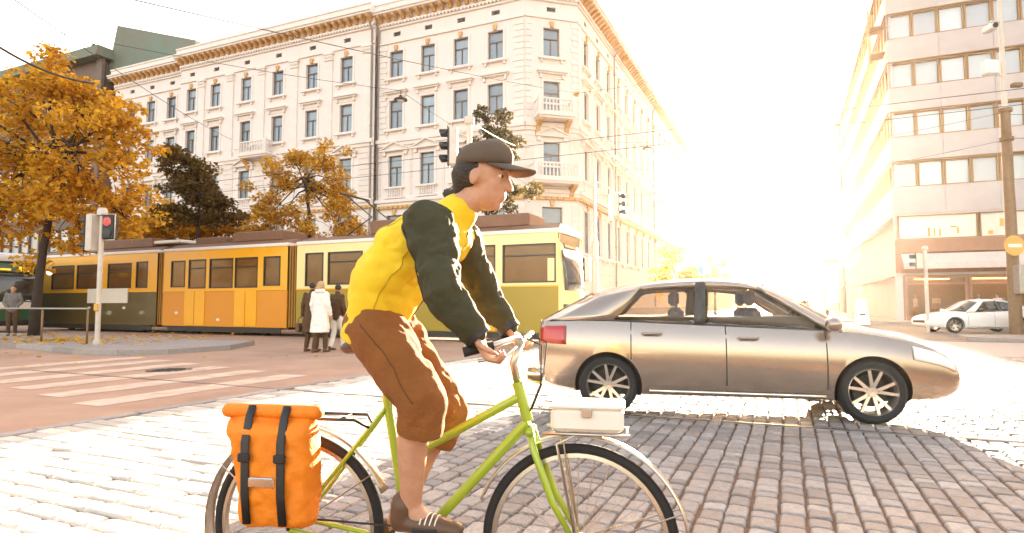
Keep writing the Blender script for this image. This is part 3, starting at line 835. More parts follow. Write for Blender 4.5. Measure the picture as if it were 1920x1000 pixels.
# shop fronts
for i in range(9):
    x = -.55 - 3.6*i
    f = MB(); w = 3.5
    f.bb(x-w, -.25, .0, x-w+.14, .0, 3.15); f.bb(x-.14, -.25, 0, x, 0, 3.15); f.bb(x-w+.14, -.25, 0, x-.14, 0, .4); f.bb(x-w+.14, -.25, 2.55, x-.14, 0, 2.68); f.bb(x-w+.14, -.25, 3.0, x-.14, 0, 3.15)
    o = f.build('shop_window', M['reddark'], mb, Mx=FB)
    MB().bb(x-w+.1, -.16, .35, x-.1, -.145, 3.05).build('pane', M['shopglass'], o)
MB().bb(-LB+.3, -1.19, .0, -.5, -1.1, 3.3).build('shop_back_wall', M['interior'], mb, Mx=FB)
MB().bb(-LB+.3, -1.1, -.0, -.4, -.26, .12).build('shop_floor', M['interior'], mb, Mx=FB)
for i in range(10):
    MB().bb(-3.3*i-3.2, -.9, 2.9, -3.3*i-1.2, -.7, 2.98).build('ceiling_lamp', M['shoplight'], mb, Mx=FB)
# awning over the shops
for i in range(3):
    a = thing('awning', ('pale shop awning nearest the street corner', 'pale shop awning behind the tall ochre pole', 'pale shop awning at the far right edge')[i], 'awning', (B0.x + .912*(.3+10.6*i), B0.y - .411*(.3+10.6*i), 0), group='awnings over the shops')
    Fa = frame((0, 0, 0), dL, nL); w = 10.3; b = MB()
    A = Matrix(((0,0,1,0),(1,0,0,0),(0,1,0,0),(0,0,0,1)))
    b.prism([(.36, 4.62), (1.35, 3.95), (1.35, 3.55), (1.32, 3.55), (1.32, 3.93), (.36, 4.57)], -w, 0, A)
    b.build('canopy', M['awning'], a, Mx=Fa, fixn=True)
    for x in (-.4, -w/2, -w+.4):
        MB().tube([(x, .36, 3.6), (x, 1.3, 3.9)], .03, 6).build('arm', M['steel'], a, Mx=Fa)
# fire escape balcony at the corner
fe = MB()
for z in (20.9, 19.0):
    fe.bb(.3, .05, z, 1.7, .95, z+.08)
    for k in range(6): fe.tube([(.3+.28*k, .93, z+.08), (.3+.28*k, .93, z+1.05)], .025, 5)
    fe.tube([(.3, .93, z+1.05), (1.7, .93, z+1.05)], .035, 6)
for x in (.5, .95): fe.tube([(x, 1.0, 17.2), (x, 1.0, 22.4)], .03, 5)
for k in range(15): fe.tube([(.5, 1.0, 17.4+.33*k), (.95, 1.0, 17.4+.33*k)], .02, 5)
fe.build('fire_escape', M['bronze'], mb, Mx=FS)
plain_building('street_building', 'bleached tall block far down the right side of the street', Vector((B0.x, B0.y)) + Vector(dR)*44, dR, dL, 40, 26, 14, M['facade2'], 4.5, 3.6, 2.6, 1.6, 1.7, 'buildings lining the side street')
plain_building('street_building', 'farthest block on the right side of the street', Vector((B0.x, B0.y)) + Vector(dR)*88, dR, dL, 70, 22, 14, M['facade2'], 4.5, 3.6, 2.8, 1.6, 1.7, 'buildings lining the side street')
tw = thing('corner_tower', 'slim pale tower rising at the right side of the street', 'tower', (B0.x + .411*86 - .912*.3, B0.y + .912*86 + .411*.3, 0))
MB().bb(-3, -3, 0, 3, 3, 38).build('shaft', M['facade2'], tw, Mx=RZ(-24.3))
MB().bb(-3.4, -3.4, 38.003, 3.4, 3.4, 38.8).bb(-2.6, -2.6, 38.8, 2.6, 2.6, 41).bb(-2.9, -2.9, 41.003, 2.9, 2.9, 41.4).build('crown', M['stuccotrim'], tw, Mx=RZ(-24.3))
for k in range(4):
    for z in (34, 30, 26):
        MB().bb(-.6, 3.0, z, .6, 3.05, z+2).bb(-2.3, 3.0, z, -1.1, 3.05, z+2).bb(1.1, 3.0, z, 2.3, 3.05, z+2).build('window', M['pane'], tw, Mx=RZ(-24.3+90*k))

# ------------------------------------------------------------------ trees
def leaf_cloud(name, parent, centers, n, size, m, seed, spread=.55):
    g = np.random.default_rng(seed)
    c = np.array([q[:3] for q in centers]); rad = np.array([q[3] for q in centers])
    w = rad**2; w = w/w.sum()
    k = g.choice(len(c), n, p=w)
    d = g.normal(size=(n, 3)); d /= np.linalg.norm(d, axis=1)[:, None]
    rr = g.random(n)**.42
    p = c[k] + d*(rr*rad[k])[:, None]*np.array([1, 1, .72])
    a = g.normal(size=(n, 3)); a[:, 2] *= .6; a /= np.linalg.norm(a, axis=1)[:, None]
    b = np.cross(a, g.normal(size=(n, 3))); b /= np.linalg.norm(b, axis=1)[:, None]
    s = size*(.6+.8*g.random(n))[:, None]
    cr = np.cross(a, b)*s*.18
    v = np.stack([p - a*s*.6, p + b*s*.36 + cr, p + a*s*.6, p - b*s*.36 + cr], 1).reshape(-1, 3)
    me = bpy.data.meshes.new(name)
    me.vertices.add(4*n); me.vertices.foreach_set('co', v.ravel())
    me.loops.add(4*n); me.loops.foreach_set('vertex_index', np.arange(4*n, dtype=np.int32))
    me.polygons.add(n); me.polygons.foreach_set('loop_start', np.arange(0, 4*n, 4, dtype=np.int32))
    me.materials.append(m); me.update(); me.validate()
    o = bpy.data.objects.new(name, me); COL.objects.link(o); o.parent = parent
    return o
def tree(label, loc, trunk, tips, r0, nleaf, size, lm, seed, group=None, extra=(), nsub=7, crad=.70):
    """trunk: local points; tips: local (x,y,z,r) lobes of the crown, each reached by a limb"""
    r = random.Random(seed)
    root = thing('tree', label, 'tree', loc, group=group)
    b = MB(); n = len(trunk)
    b.tube(trunk, [r0*(1.25 if i == 0 else 1)*(1-.55*i/(n-1)) for i in range(n)], 9)
    cents = []
    top = Vector(trunk[-1]); base = Vector(trunk[max(0, n-2)])
    for (x, y, z, rad) in tips:
        t = Vector((x, y, z)); st = base.lerp(top, r.uniform(.1, 1))
        mid = st.lerp(t, .5) + Vector((r.uniform(-.2, .2), r.uniform(-.2, .2), r.uniform(-.1, .35)))
        q = [st, st.lerp(mid, .5) + Vector((r.uniform(-.1, .1), r.uniform(-.1, .1), .05)), mid, mid.lerp(t, .6) + Vector((r.uniform(-.12, .12), r.uniform(-.12, .12), .05)), t]
        b.tube(q, [r0*.42, r0*.34, r0*.25, r0*.16, r0*.06], 6)
        for k in range(nsub):
            s_ = q[2].lerp(t, r.uniform(0, .9)); e = t + Vector((r.gauss(0, 1), r.gauss(0, 1), r.gauss(0, .8)))*rad*.62
            m_ = s_.lerp(e, .5) + Vector((0, 0, .12))
            b.tube([s_, m_, e], [r0*.13, r0*.09, r0*.03], 5)
            cents.append((e.x, e.y, e.z, rad*crad*r.uniform(.55, 1.1)))
        cents.append((t.x, t.y, t.z, rad*.6))
    o = b.build('trunk', M['bark'], root, smooth=True)
    for c_ in extra: cents.append(c_)
    leaf_cloud('crown', root, cents, nleaf, size, lm, seed)
    return root
tree('large orange autumn tree on the left pavement by the handrail', (-16.6, 21.4, .1),
     [(0, 0, 0), (.05, 0, 1.5), (.18, 0, 3.0), (.35, 0, 4.2), (.5, 0, 5.6), (.6, .1, 7.0)],
     [(-2.2, .2, 5.0, 1.25), (-2.4, -.6, 6.6, 1.35), (-1.2, .6, 8.0, 1.25), (.2, -.2, 9.3, .9), (1.3, .4, 8.5, 1.1), (2.3, -.3, 7.2, 1.15), (2.9, .3, 5.9, 1.15), (1.7, -.6, 5.3, 1.1), (-.6, -.9, 6.2, 1.2), (.6, .9, 6.9, 1.3), (-1.2, -.4, 4.0, 1.0), (2.4, .6, 4.5, .85), (-3.2, .4, 7.6, 1.1), (.9, -.8, 4.4, .9), (3.5, 0, 7.0, .6), (-1.6, .3, 3.6, 1.0), (1.2, .4, 3.7, .9), (-3.6, 0, 5.6, 1.1), (-3.9, .2, 8.6, .9), (.2, .5, 5.2, 1.1), (3.2, .2, 3.9, .8), (2.0, .2, 8.4, .9), (-2.4, 0, 8.9, .8), (-3.2, -.2, 4.0, .9)],
     .16, 19000, .17, M['leaf_orange'], 11)
tree('small dark leaved tree at the right edge of the large orange tree', (-14.9, 28.6, 0),
     [(0, 0, 0), (.1, 0, 3.0), (.2, 0, 5.0), (.2, 0, 6.6)],
     [(-.8, 0, 5.6, .95), (.9, .2, 5.4, .9), (.1, .3, 7.0, 1.0), (.8, -.2, 6.6, .85), (-.5, -.2, 7.9, .8), (-.9, .3, 7.0, .8), (1.5, 0, 6.0, .6)], .11, 9000, .15, M['leaf_dark'], 12)
tree('low rust coloured tree showing above the tram roof', (-17.0, 31.5, 0), [(0, 0, 0), (0, 0, 2.6), (.1, 0, 4.2)],
     [(-2.2, 0, 4.9, 1.2), (-.8, .3, 5.3, 1.2), (.8, 0, 5.2, 1.2), (2.2, .1, 5.0, 1.2), (3.6, 0, 4.6, .9), (-3.4, .2, 4.8, 1.0)], .11, 11000, .16, M['leaf_orange'], 13)
tree('rounded golden tree with open branches in front of the cream facade', (-9.9, 29.6, 0), [(0, 0, 0), (.02, 0, 3.0), (.1, 0, 5.2), (-.1, 0, 6.6), (-.2, 0, 7.6)],
     [(-1.5, 0, 5.3, 1.0), (-1.5, .2, 6.9, 1.0), (-.7, -.2, 8.3, .95), (.6, .2, 8.2, .95), (1.4, -.1, 7.2, .95), (1.7, .2, 5.9, .9), (.2, .5, 6.6, 1.0), (-2.3, 0, 4.6, .75), (1.9, 0, 4.6, .8), (0, -.4, 4.9, .9), (2.5, .1, 5.0, .5), (-2.2, 0, 6.0, .6)], .11, 10500, .14, M['leaf_gold'], 14)
tree('tall olive green tree behind the central traffic signal', (-1.3, 30.5, 0), [(0, 0, 0), (.1, 0, 3.5), (.05, 0, 6.0), (.2, 0, 9.0)],
     [(.1, 0, 9.9, .85), (.7, .1, 9.3, .7), (-.2, .1, 8.9, .7), (-.9, 0, 7.0, .75), (-1.6, .1, 6.5, .75), (.6, .2, 6.6, .8), (1.5, 0, 6.9, .75), (.9, .1, 8.6, .5), (-.2, .2, 10.8, .4)], .10, 9500, .14, M['leaf_olive'], 15)
tree('pale golden street tree down the side street past the signal', (13.9, 52.0, 0), [(0, 0, 0), (0, 0, 2.0), (.1, 0, 3.4)],
     [(-1.2, 0, 3.6, 1.1), (.9, .2, 3.8, 1.2), (0, 0, 5.0, 1.1), (1.7, 0, 2.8, .9), (-1.6, 0, 2.7, .8)], .12, 3000, .2, M['leaf_gold'], 16, 'street trees down the side street')
tree('second golden street tree, farther down the side street', (22.5, 68.0, 0), [(0, 0, 0), (0, 0, 2.2), (.1, 0, 3.8)],
     [(-1.3, 0, 4.0, 1.3), (1.0, .2, 4.2, 1.3), (0, 0, 5.6, 1.2), (1.6, 0, 3.2, 1.0)], .14, 2400, .24, M['leaf_gold'], 17, 'street trees down the side street')

# ------------------------------------------------------------------ trams
TP = Vector((1.39, 18.43, 0))   # near side front corner of the long tram
def tram_section(root, F, x0, x1, wins, body_lo, body_hi, zlo=.32, zmid=1.76, ztop=3.38, width=2.35, lowcut=None):
    holes = [(a, c, b, d) for a, b, c, d in wins]
    upper = wall_mesh('upper_panel', body_hi, x0, x1, zmid, ztop, [h for h in holes], .07)
    sec = link(upper, 'upper_panel', root, F)
    lo = [h for h in holes if h[1] < zmid]
    b = MB(); b.bb(x0, -.06, zlo, x1, .012, zmid-.03); 
    b.build('lower_panel', body_lo, root, Mx=F, bevel=.02)
    MB().bb(x0+.3, -.05, .12, x1-.3, -.015, zlo-.003).build('skirt', M['carblack'], root, Mx=F)
    MB().bb(x0, -.01, zmid-.03, x1, .022, zmid+.015).build('waist_strip', M['tramyellow'], root, Mx=F)
    body = MB(); body.bb(x0, -width, .25, x1, -.08, ztop-.02)
    body.build('body', M['tramdark'], root, Mx=F)
    MB().bb(x0-.02, -width-.02, ztop, x1+.02, .04, ztop+.13).build('roof_edge', M['tramwhite'], root, Mx=F, bevel=.03)
    MB().loft([[(x0, -.12, ztop+.133), (x1, -.12, ztop+.133), (x1, -width+.12, ztop+.133), (x0, -width+.12, ztop+.133)], [(x0+.1, -.5, ztop+.32), (x1-.1, -.5, ztop+.32), (x1-.1, -width+.5, ztop+.32), (x0+.1, -width+.5, ztop+.32)]]).build('roof', M['tramroof'], root, Mx=F, fixn=True)
    for a, c, e, g in holes:
        w, h = e-a, g-c; t = .05
        f = MB(); f.bb(a, -.05, c, a+t, .012, g); f.bb(e-t, -.05, c, e, .012, g); f.bb(a+t, -.05, c, e-t, .012, c+t); f.bb(a+t, -.05, g-t, e-t, .012, g)
        if w > .9 and h < 1.4: f.bb(a+t, -.045, g-.38, e-t, .008, g-.34)
        o = f.build('window', M['carblack'], root, Mx=F)
        MB().bb(a+.02, -.045, c+.02, e-.02, -.03, g-.02).build('pane', M['tramglass'], o)
FT = frame((0, 0, 0), dL, nL)
tram = thing('tram', 'long articulated yellow tram, lower middle panel in lens flare orange, stretching across the square', 'tram', TP)
S0 = 0.0; TX = -1.05
w3 = [(19.55+TX, 20.3+TX, 1.9, 3.04), (20.6+TX, 22.2+TX, 1.9, 3.0), (22.75+TX, 24.4+TX, 1.9, 3.0), (24.6+TX, 26.3+TX, 1.9, 3.0)]
tram_section(tram, FT, 18.95+TX, 27.2+TX, w3, M['tramdark'], M['tramyellow'])
w2 = [(12.1+TX, 12.95+TX, 1.9, 3.02), (13.25+TX, 14.45+TX, 1.84, 3.02), (14.55+TX, 15.85+TX, 1.84, 3.02), (16.05+TX, 17.05+TX, 1.84, 3.02), (17.25+TX, 18.1+TX, 1.9, 3.0)]
tram_section(tram, FT, 11.75+TX, 18.55+TX, w2, M['tramflare'], M['tramyellow'])
w1 = [(10.05+TX, 10.9+TX, 1.86, 3.08), (8.3+TX, 9.85+TX, 1.9, 3.08), (6.4+TX, 8.1+TX, 1.9, 3.08), (4.6+TX, 6.2+TX, 1.9, 3.08), (3.15+TX, 4.4+TX, 1.9, 3.08), (1.12+TX, 2.9+TX, 1.86, 3.06)]
tram_section(tram, FT, 1.05+TX, 11.3+TX, w1, M['tramolive'], M['tramcream'])
for a, b_ in ((11.3, 11.75), (18.55, 18.95)):
    bl = MB(); n = 7
    for i in range(n):
        x = a+TX+(b_-a)*(i+.5)/n; bl.bb(x-.022, -2.28, .35, x+.022, -.06+(.03 if i % 2 else -.02), 3.38)
    bl.build('bellows', M['bellows'], tram, Mx=FT)
# doors of the front and middle sections
for x in (13.25, 16.05, 3.15):
    d = MB(); d.bb(x+TX, .013, .36, x+TX+.56, .04, 1.74); d.bb(x+TX+.6, .013, .36, x+TX+1.15, .04, 1.74)
    d.build('door', M['tramyellow'], tram, Mx=FT)
# nose of the front section
n_ = MB(); rg = []
for z, q, k in ((.3, .10, .02), (.9, .22, 0), (1.7, .26, 0), (2.4, .14, .0), (3.0, -.02, .03), (3.45, -.14, .1)):
    ring = [(0, -.02-k, z)]
    for j in range(9):
        t = j/8; y = -.02-k-(2.3-2*k)*t
        ring.append((-q*math.sin(math.pi*t)**.55 - .02, y, z))
    ring.append((0, -2.32+k, z)); ring.append((.35, -2.32+k, z)); ring.append((.35, -.02-k, z)); rg.append(ring)
n_.loft(rg); n_.build('nose', M['tramcream'], tram, Mx=FT, smooth=True, angle=40, fixn=True)
def nosepanel(name, m, z0, z1, y0, y1, off, parent):
    b = MB(); R_ = []
    for z in np.linspace(z0, z1, 5):
        q = np.interp(z, [.3, .9, 1.7, 2.4, 3.0, 3.45], [.10, .22, .26, .14, -.02, -.14]); row = []
        for j in range(11):
            t = y0+(y1-y0)*j/10
            row.append((-q*math.sin(math.pi*t)**.55 - .02 - off, -.02-2.3*t, z))
        R_.append(row)
    b.loft(R_, cap=False, closed=False)
    o = b.build(name, m, parent, Mx=FT, smooth=True); md = o.modifiers.new('t', 'SOLIDIFY'); md.thickness = .01
    return o
nosepanel('windscreen', M['windscreen'], 1.62, 2.85, .08, .92, .012, tram)
nosepanel('destination_display', M['carblack'], 2.93, 3.25, .2, .8, .012, tram)
nosepanel('lower_front_panel', M['tramgreen'], .4, 1.2, .06, .94, .010, tram)
nosepanel('bumper', M['carblack'], .33, .52, .03, .97, .03, tram)
for y in (-.38, -1.95):
    MB().ell((-.26, y, .98), (.06, .12, .12), nu=12, nv=8).build('headlight', M['whitelamp'], tram, Mx=FT, smooth=True)
ad = MB().bb(20.75+TX, .013, 1.26, 23.5+TX, .045, 1.9).build('advert_board', M['tramwhite'], tram, Mx=FT)
for x, z in ((20.9, 1.0), (23.3, 1.0), (15.2, .55), (17.6, .8)): MB().bb(x+TX, .013, z, x+TX+.16, .03, z+.1).build('marker_lamp', M['clearlens'], tram, Mx=FT)
for x0, x1, y0, y1, h in ((2.2, 5.0, -1.9, -.5, .42), (6.0, 8.4, -1.9, -.5, .5), (12.6, 15.2, -1.9, -.5, .40), (15.8, 17.6, -1.7, -.7, .3), (20, 23.4, -1.9, -.5, .42), (24.0, 26.0, -1.8, -.6, .32)):
    MB().chbox(((x0+x1)/2+TX, (y0+y1)/2, 3.70+h/2), (x1-x0, y1-y0, h), .04).build('roof_equipment', M['tramroof'], tram, Mx=FT)
MB().chbox((19.2+TX, -1.0, 3.9), (1.8, .9, .14), .03).build('roof_hatch', M['tramwhite'], tram, Mx=FT)
pg = MB()
for y in (-.6, -1.7): pg.tube([(9.5+TX, y, 3.72), (8.4+TX, y, 4.35), (9.6+TX, y, 5.25)], .03, 6)
pg.tube([(9.6+TX, -.3, 5.25), (9.6+TX, -2.0, 5.25)], .04, 6); pg.build('pantograph', M['darkmetal'], tram, Mx=FT)
for x in (2.6, 4.4, 9.2, 13.2, 17.0, 20.4, 25.4):
    MB().lathe([(.0, -.06), (.30, -.06), (.33, -.02), (.33, .05), (0, .05)], 20, T3((x+TX, -.45, .33)) @ RX(90)).build('wheel', M['darkmetal'], tram, Mx=FT, smooth=True, angle=40)

t2 = thing('tram', 'green tram with rounded pale roof waiting at the left edge', 'tram', (-21.6, 24.9, 0))
tg = MB(); rg = []
for z, q, k in ((.3, .10, .04), (.9, .20, 0), (1.5, .24, 0), (2.5, .16, .02), (3.0, .06, .05)):
    ring = [(0, -.02-k, z)]
    for j in range(9):
        t = j/8; ring.append((-q*math.sin(math.pi*t)**.5 - .02, -.02-k-(2.3-2*k)*t, z))
    ring += [(0, -2.32+k, z), (9, -2.32+k, z), (9, -.02-k, z)]; rg.append(ring)
tg.loft(rg); tg.build('body', M['tramgreen'], t2, Mx=FT, smooth=True, angle=40, fixn=True)
rfm = MB(); rg = []
for z, k in ((3.003, -.04), (3.14, -.06), (3.28, .02), (3.36, .2)):
    ring = [(-.2+k, -.3, z), (0+k*.3, -.02+.0-k, z), (9, -.02-k, z), (9, -2.32+k, z), (k*.3, -2.32+k, z), (-.2+k, -2.0, z), (-.3+k, -1.2, z)]
    rg.append(ring)
rfm.loft(rg); rfm.build('roof', M['white'], t2, Mx=FT, fixn=True, smooth=True, angle=50)
nosepanel('windscreen', M['windscreen'], 1.35, 2.45, .06, .94, .05, t2)
nosepanel('destination_display', M['carblack'], 2.5, 2.9, .06, .94, .05, t2)
pe = MB()
for k in range(3): pe.bb(-.225, -1.35-.16*k, 2.6, -.215, -1.24-.16*k, 2.8)
pe.bb(-.225, -.95, 2.62, -.215, -.55, 2.70)
pe.build('display_digits', M['amberdisplay'], t2, Mx=FT)
nosepanel('bumper', M['carblack'], .33, .55, .03, .97, .03, t2)
nosepanel('front_panel', M['tramwhite'], 1.02, 1.3, .05, .95, .03, t2)
for y in (-.35, -1.98): MB().ell((-.24, y, .8), (.06, .12, .1), nu=12, nv=8).build('headlight', M['whitelamp'], t2, Mx=FT, smooth=True)
MB().ell((-.12, -2.48, 2.62), (.08, .12, .12), nu=12, nv=8).build('marker_lamp', M['whitelamp'], t2, Mx=FT, smooth=True)

# ------------------------------------------------------------------ cars
def sm(tab, x):
    """smooth interpolation through a table"""
    xs = [p[0] for p in tab]; ys = [p[1] for p in tab]
    if x <= xs[0]: return ys[0]
    if x >= xs[-1]: return ys[-1]
    i = max(j for j in range(len(xs)) if xs[j] <= x); i = min(i, len(xs)-2)
    def slope(j):
        if j == 0: return (ys[1]-ys[0])/(xs[1]-xs[0])
        if j == len(xs)-1: return (ys[-1]-ys[-2])/(xs[-1]-xs[-2])
        a = (ys[j]-ys[j-1])/(xs[j]-xs[j-1]); b = (ys[j+1]-ys[j])/(xs[j+1]-xs[j])
        return 0 if a*b <= 0 else 2*a*b/(a+b)
    h = xs[i+1]-xs[i]; t = (x-xs[i])/h; m0, m1 = slope(i)*h, slope(i+1)*h
    return (2*t**3-3*t*t+1)*ys[i]+(t**3-2*t*t+t)*m0+(-2*t**3+3*t*t)*ys[i+1]+(t**3-t*t)*m1
def build_car(root, S, paint):
    L, ax0, ax1, wr, dx = S['L'], S['ax'][0], S['ax'][1], S['wr'], S['doors']
    P = M[paint]
    def sect(x):
        w = sm(S['w'], x); zb = sm(S['zb'], x); zt = sm(S['zt'], x); zd = sm(S['zd'], x)
        return w, zb, zt, zd
    # key points around half section: (y factor, z)
    def ring(x):
        w, zb, zt, zd = sect(x)
        key = [(0, zb), (.80, zb), (.93, zb+.04), (.965, zb+.12*(zt-zb)/.7), (.985, zb+.30*(zt-zb)), (1.0, zb+.52*(zt-zb)), (.99, zb+.70*(zt-zb)), (.962, zb+.86*(zt-zb)), (.90, zt), (.80, zt+(zd-zt)*.35), (.5, zt+(zd-zt)*.82), (0, zd)]
        half = [(f*w, z) for f, z in key]
        out = [(x, -y, z) for y, z in half] + [(x, y, z) for y, z in half[-2:0:-1]]
        return out
    xs = sorted(set([round(v, 4) for v in list(np.linspace(0.02, L-.02, 64)) + [dx[0], dx[1], dx[2]]]))
    body = MB(); rings = [ring(x) for x in xs]
    def shrink(rg, x, k):
        cz = sum(p[2] for p in rg)/len(rg)
        return [(x, p[1]*k, cz+(p[2]-cz)*k) for p in rg]
    rings = [shrink(rings[0], 0.0, .90)] + rings + [shrink(rings[-1], L, .90)]
    body.loft(rings)
    bo = body.build('tmp', P, fixn=True)
    cut = MB()
    for ax in (ax0, ax1):
        for sy in (-1, 1):
            cut.lathe([(0, -.19), (wr+.045, -.19), (wr+.045, .3), (0, .3)], 40, T3((ax, sy*.80, wr)) @ RX(90))
    co = cut.build('tmpc', P, fixn=True)
    md = bo.modifiers.new('b', 'BOOLEAN'); md.operation = 'DIFFERENCE'; md.object = co; md.solver = 'EXACT'
    dg = bpy.context.evaluated_depsgraph_get()
    me = bpy.data.meshes.new_from_object(bo.evaluated_get(dg))
    bpy.data.objects.remove(bo); bpy.data.objects.remove(co)
    # split doors out of the side
    bmx = bmesh.new(); bmx.from_mesh(me)
    groups = {}
    for f in bmx.faces:
        c = f.calc_center_median(); key = 'body'
        rel_ = [math.hypot(c.x-a, c.z-wr) for a in (ax0, ax1)]
        w, zb, zt, zd = sect(c.x)
        inwell = min(rel_) < wr+.043
        if inwell: key = ('wheel_well', rel_[0] < rel_[1], c.y > 0)
        elif abs(c.y) > w*.83 and zb+.13*(zt-zb)/.7 < c.z < zt and dx[0] < c.x < dx[2] and min(rel_) > wr+.05:
            key = ('door', 0 if c.x < dx[1] else 1, c.y > 0)
        groups.setdefault(key, []).append(f.index)
    bmx.free()
    V = [tuple(v.co) for v in me.vertices]; Fa = [tuple(p.vertices) for p in me.polygons]
    for key, idx in groups.items():
        use = {}; mbx = MB()
        for i in idx:
            for v in Fa[i]:
                if v not in use: use[v] = len(mbx.v); mbx.v.append(V[v])
            mbx.f.append(tuple(use[v] for v in Fa[i])); mbx.mi.append(0)
        nm = key if isinstance(key, str) else key[0]
        o = mbx.build(nm, M['carblack'] if nm == 'wheel_well' else P, root, smooth=True, angle=38)
        if nm == 'door':
            sy = 1 if key[2] else -1
            xa, xb = (dx[0], dx[1]) if key[1] == 0 else (dx[1], dx[2])
            hx = xa+.12 if key[1] == 0 else xa+.12
            w, zb, zt, zd = sect(hx+.1)
            MB().tube([(hx, sy*(w*.975), zt-.12), (hx+.03, sy*(w*.985+.03), zt-.115), (hx+.17, sy*(w*.985+.03), zt-.115), (hx+.2, sy*w*.975, zt-.12)], .013, 8).build('handle', P if not S.get('chromeh') else M['chrome'], o, smooth=True)
    bpy.data.meshes.remove(me)
    def side(x, f, sy, off=.004):
        """point on the body side at height fraction f"""
        w, zb, zt, zd = sect(x)
        ky = [0, .12, .30, .52, .70, .86, 1.0]; kv = [.955, .965, .985, 1.0, .99, .962, .90]
        return (x, sy*(np.interp(f, ky, kv)*w+off), zb+f*(zt-zb))
    def strip(name, m, pts, r, parent=root, sq=.4):
        return MB().tube(pts, r, 6, sq=sq).build(name, m, parent, smooth=True)
    for sy in (-1, 1):
        for x in dx:
            f0 = .2
            pts = [side(x, f, sy, .001) for f in np.linspace(f0, 1, 9)]
            pts = [p for p in pts if min(math.hypot(p[0]-a, p[2]-wr) for a in (ax0, ax1)) > wr+.06]
            if len(pts) > 2: strip('door_gap', M['carblack'], pts, .006)
        strip('sill_trim', M['chrome'], [side(x, .10, sy, .012) for x in np.linspace(ax0+wr+.12, ax1-wr-.12, 12)], .016)
        strip('belt_trim', M['carblack'], [side(x, 1.0, sy, .004) for x in np.linspace(S['gh'][0][0]+.1, S['gh'][-1][0]-.02, 14)], .012)
    # greenhouse: stations of (belt x, roof x)
    gh = S['gh']
    def gpt(k, v, sy):
        """k: fractional station, v: 0 at belt .. 1 at roof edge"""
        i = min(int(k), len(gh)-2); t = k-i
        xb = gh[i][0]+(gh[i+1][0]-gh[i][0])*t; xr = gh[i][1]+(gh[i+1][1]-gh[i][1])*t
        wb, _, zt, zd = sect(xb); yb = wb*.895; zb_ = zt-.005
        yr = sm(S['rw'], xr); zr = sm(S['rz'], xr)
        bulge = math.sin(v*math.pi)*.025
        return (xb+(xr-xb)*v, sy*(yb+(yr-yb)*v+bulge), zb_+(zr-zb_)*v)
    nst = len(gh)
    def patch(name, m, k0, k1, v0, v1, sy, nk=6, nv=6, th=.02, parent=root, off=0):
        b = MB(); rows = []
        for i in range(nk+1):
            rows.append([gpt(k0+(k1-k0)*i/nk, v0+(v1-v0)*j/nv, sy) for j in range(nv+1)])
        b.loft(rows, cap=False, closed=False)
        o = b.build(name, m, parent, smooth=True)
        md_ = o.modifiers.new('t', 'SOLIDIFY'); md_.thickness = th; md_.offset = 0
        return o
    for sy in (-1, 1):
        for seg, kind in enumerate(S['ghk']):
            if kind == 'p': patch('pillar', P, seg, seg+1, 0, 1.0, sy, 3, 6, .05)
            elif kind == 'b': patch('pillar', M['carblack'], seg, seg+1, 0, 1.0, sy, 2, 6, .04)
            else:
                patch('side_window', M['carglass'], seg, seg+1, .03, .93, sy, 6, 6, .008)
                patch('window_rail', P, seg, seg+1, .93, 1.0, sy, 6, 2, .04)
    # roof, windscreen, rear screen
    xr0, xr1 = gh[0][1], gh[-1][1]
    b = MB(); rows = []
    for i in range(17):
        x = xr0+(xr1-xr0)*i/16; yr = sm(S['rw'], x); zr = sm(S['rz'], x)
        rows.append([(x - .0, yr*math.sin(t*math.pi/2), zr+.075*math.cos(t*math.pi/2)**.9 if abs(t) < .999 else zr) for t in np.linspace(-1, 1, 13)])
    b.loft(rows, cap=False, closed=False); o = b.build('roof', P, root, smooth=True); md_ = o.modifiers.new('t', 'SOLIDIFY'); md_.thickness = .03; md_.offset = 1
    def screen(name, k, bulge, xcentre):
        b = MB(); rows = []
        for j in range(9):
            v = j/8
            a = Vector(gpt(k, v, -1)); c = Vector(gpt(k, v, 1)); row = []
            for i in range(13):
                t = i/12; p = a.lerp(c, t); s_ = math.sin(math.pi*t)
                p.x += bulge*s_*(1-.6*v); p.z += s_*(.075*v + (sect(p.x)[3]-sect(p.x)[2])*.8*(1-v))
                row.append(tuple(p))
            rows.append(row)
        b.loft(rows, cap=False, closed=False); o = b.build(name, M['carglass'], root, smooth=True); md_ = o.modifiers.new('t', 'SOLIDIFY'); md_.thickness = .006
        for col_ in (0, 12):
            strip('screen_pillar', P, [rows[j][col_] for j in range(9)], .03, sq=.7)
        strip('screen_edge', M['carblack'], rows[0], .012)
        return rows
    screen('windscreen', nst-1, .22, 0)
    screen('rear_window', 0, -.10, 0)
    # cabin
    xa, xb = gh[0][0]+.1, gh[-1][0]-.1
    zf = sect((xa+xb)/2)[2]
    c = MB(); c.bb(xa+.3, -.60, zf-.05, xb-.1, .60, sm(S['zd'], xa+.6)+.012)
    c.build('cabin_floor', M['cabin'], root)
    for x in S['seats']:
        for y in (-.36, .36):
            s_ = MB(); s_.chbox((x, y, zf+.02), (.14, .46, .30), .05, ); s_.chbox((x-.02, y, zf+.27), (.09, .24, .17), .035); s_.build('seat', M['cabin'], root)
    sw = MB(); sw.lathe([(.165, -.014), (.19, 0), (.165, .014), (.15, 0)], 20, T3((S['seats'][-1]+.55, .36, zf+.03)) @ RY(-65), closed=True); sw.build('steering_wheel', M['carblack'], root, smooth=True)
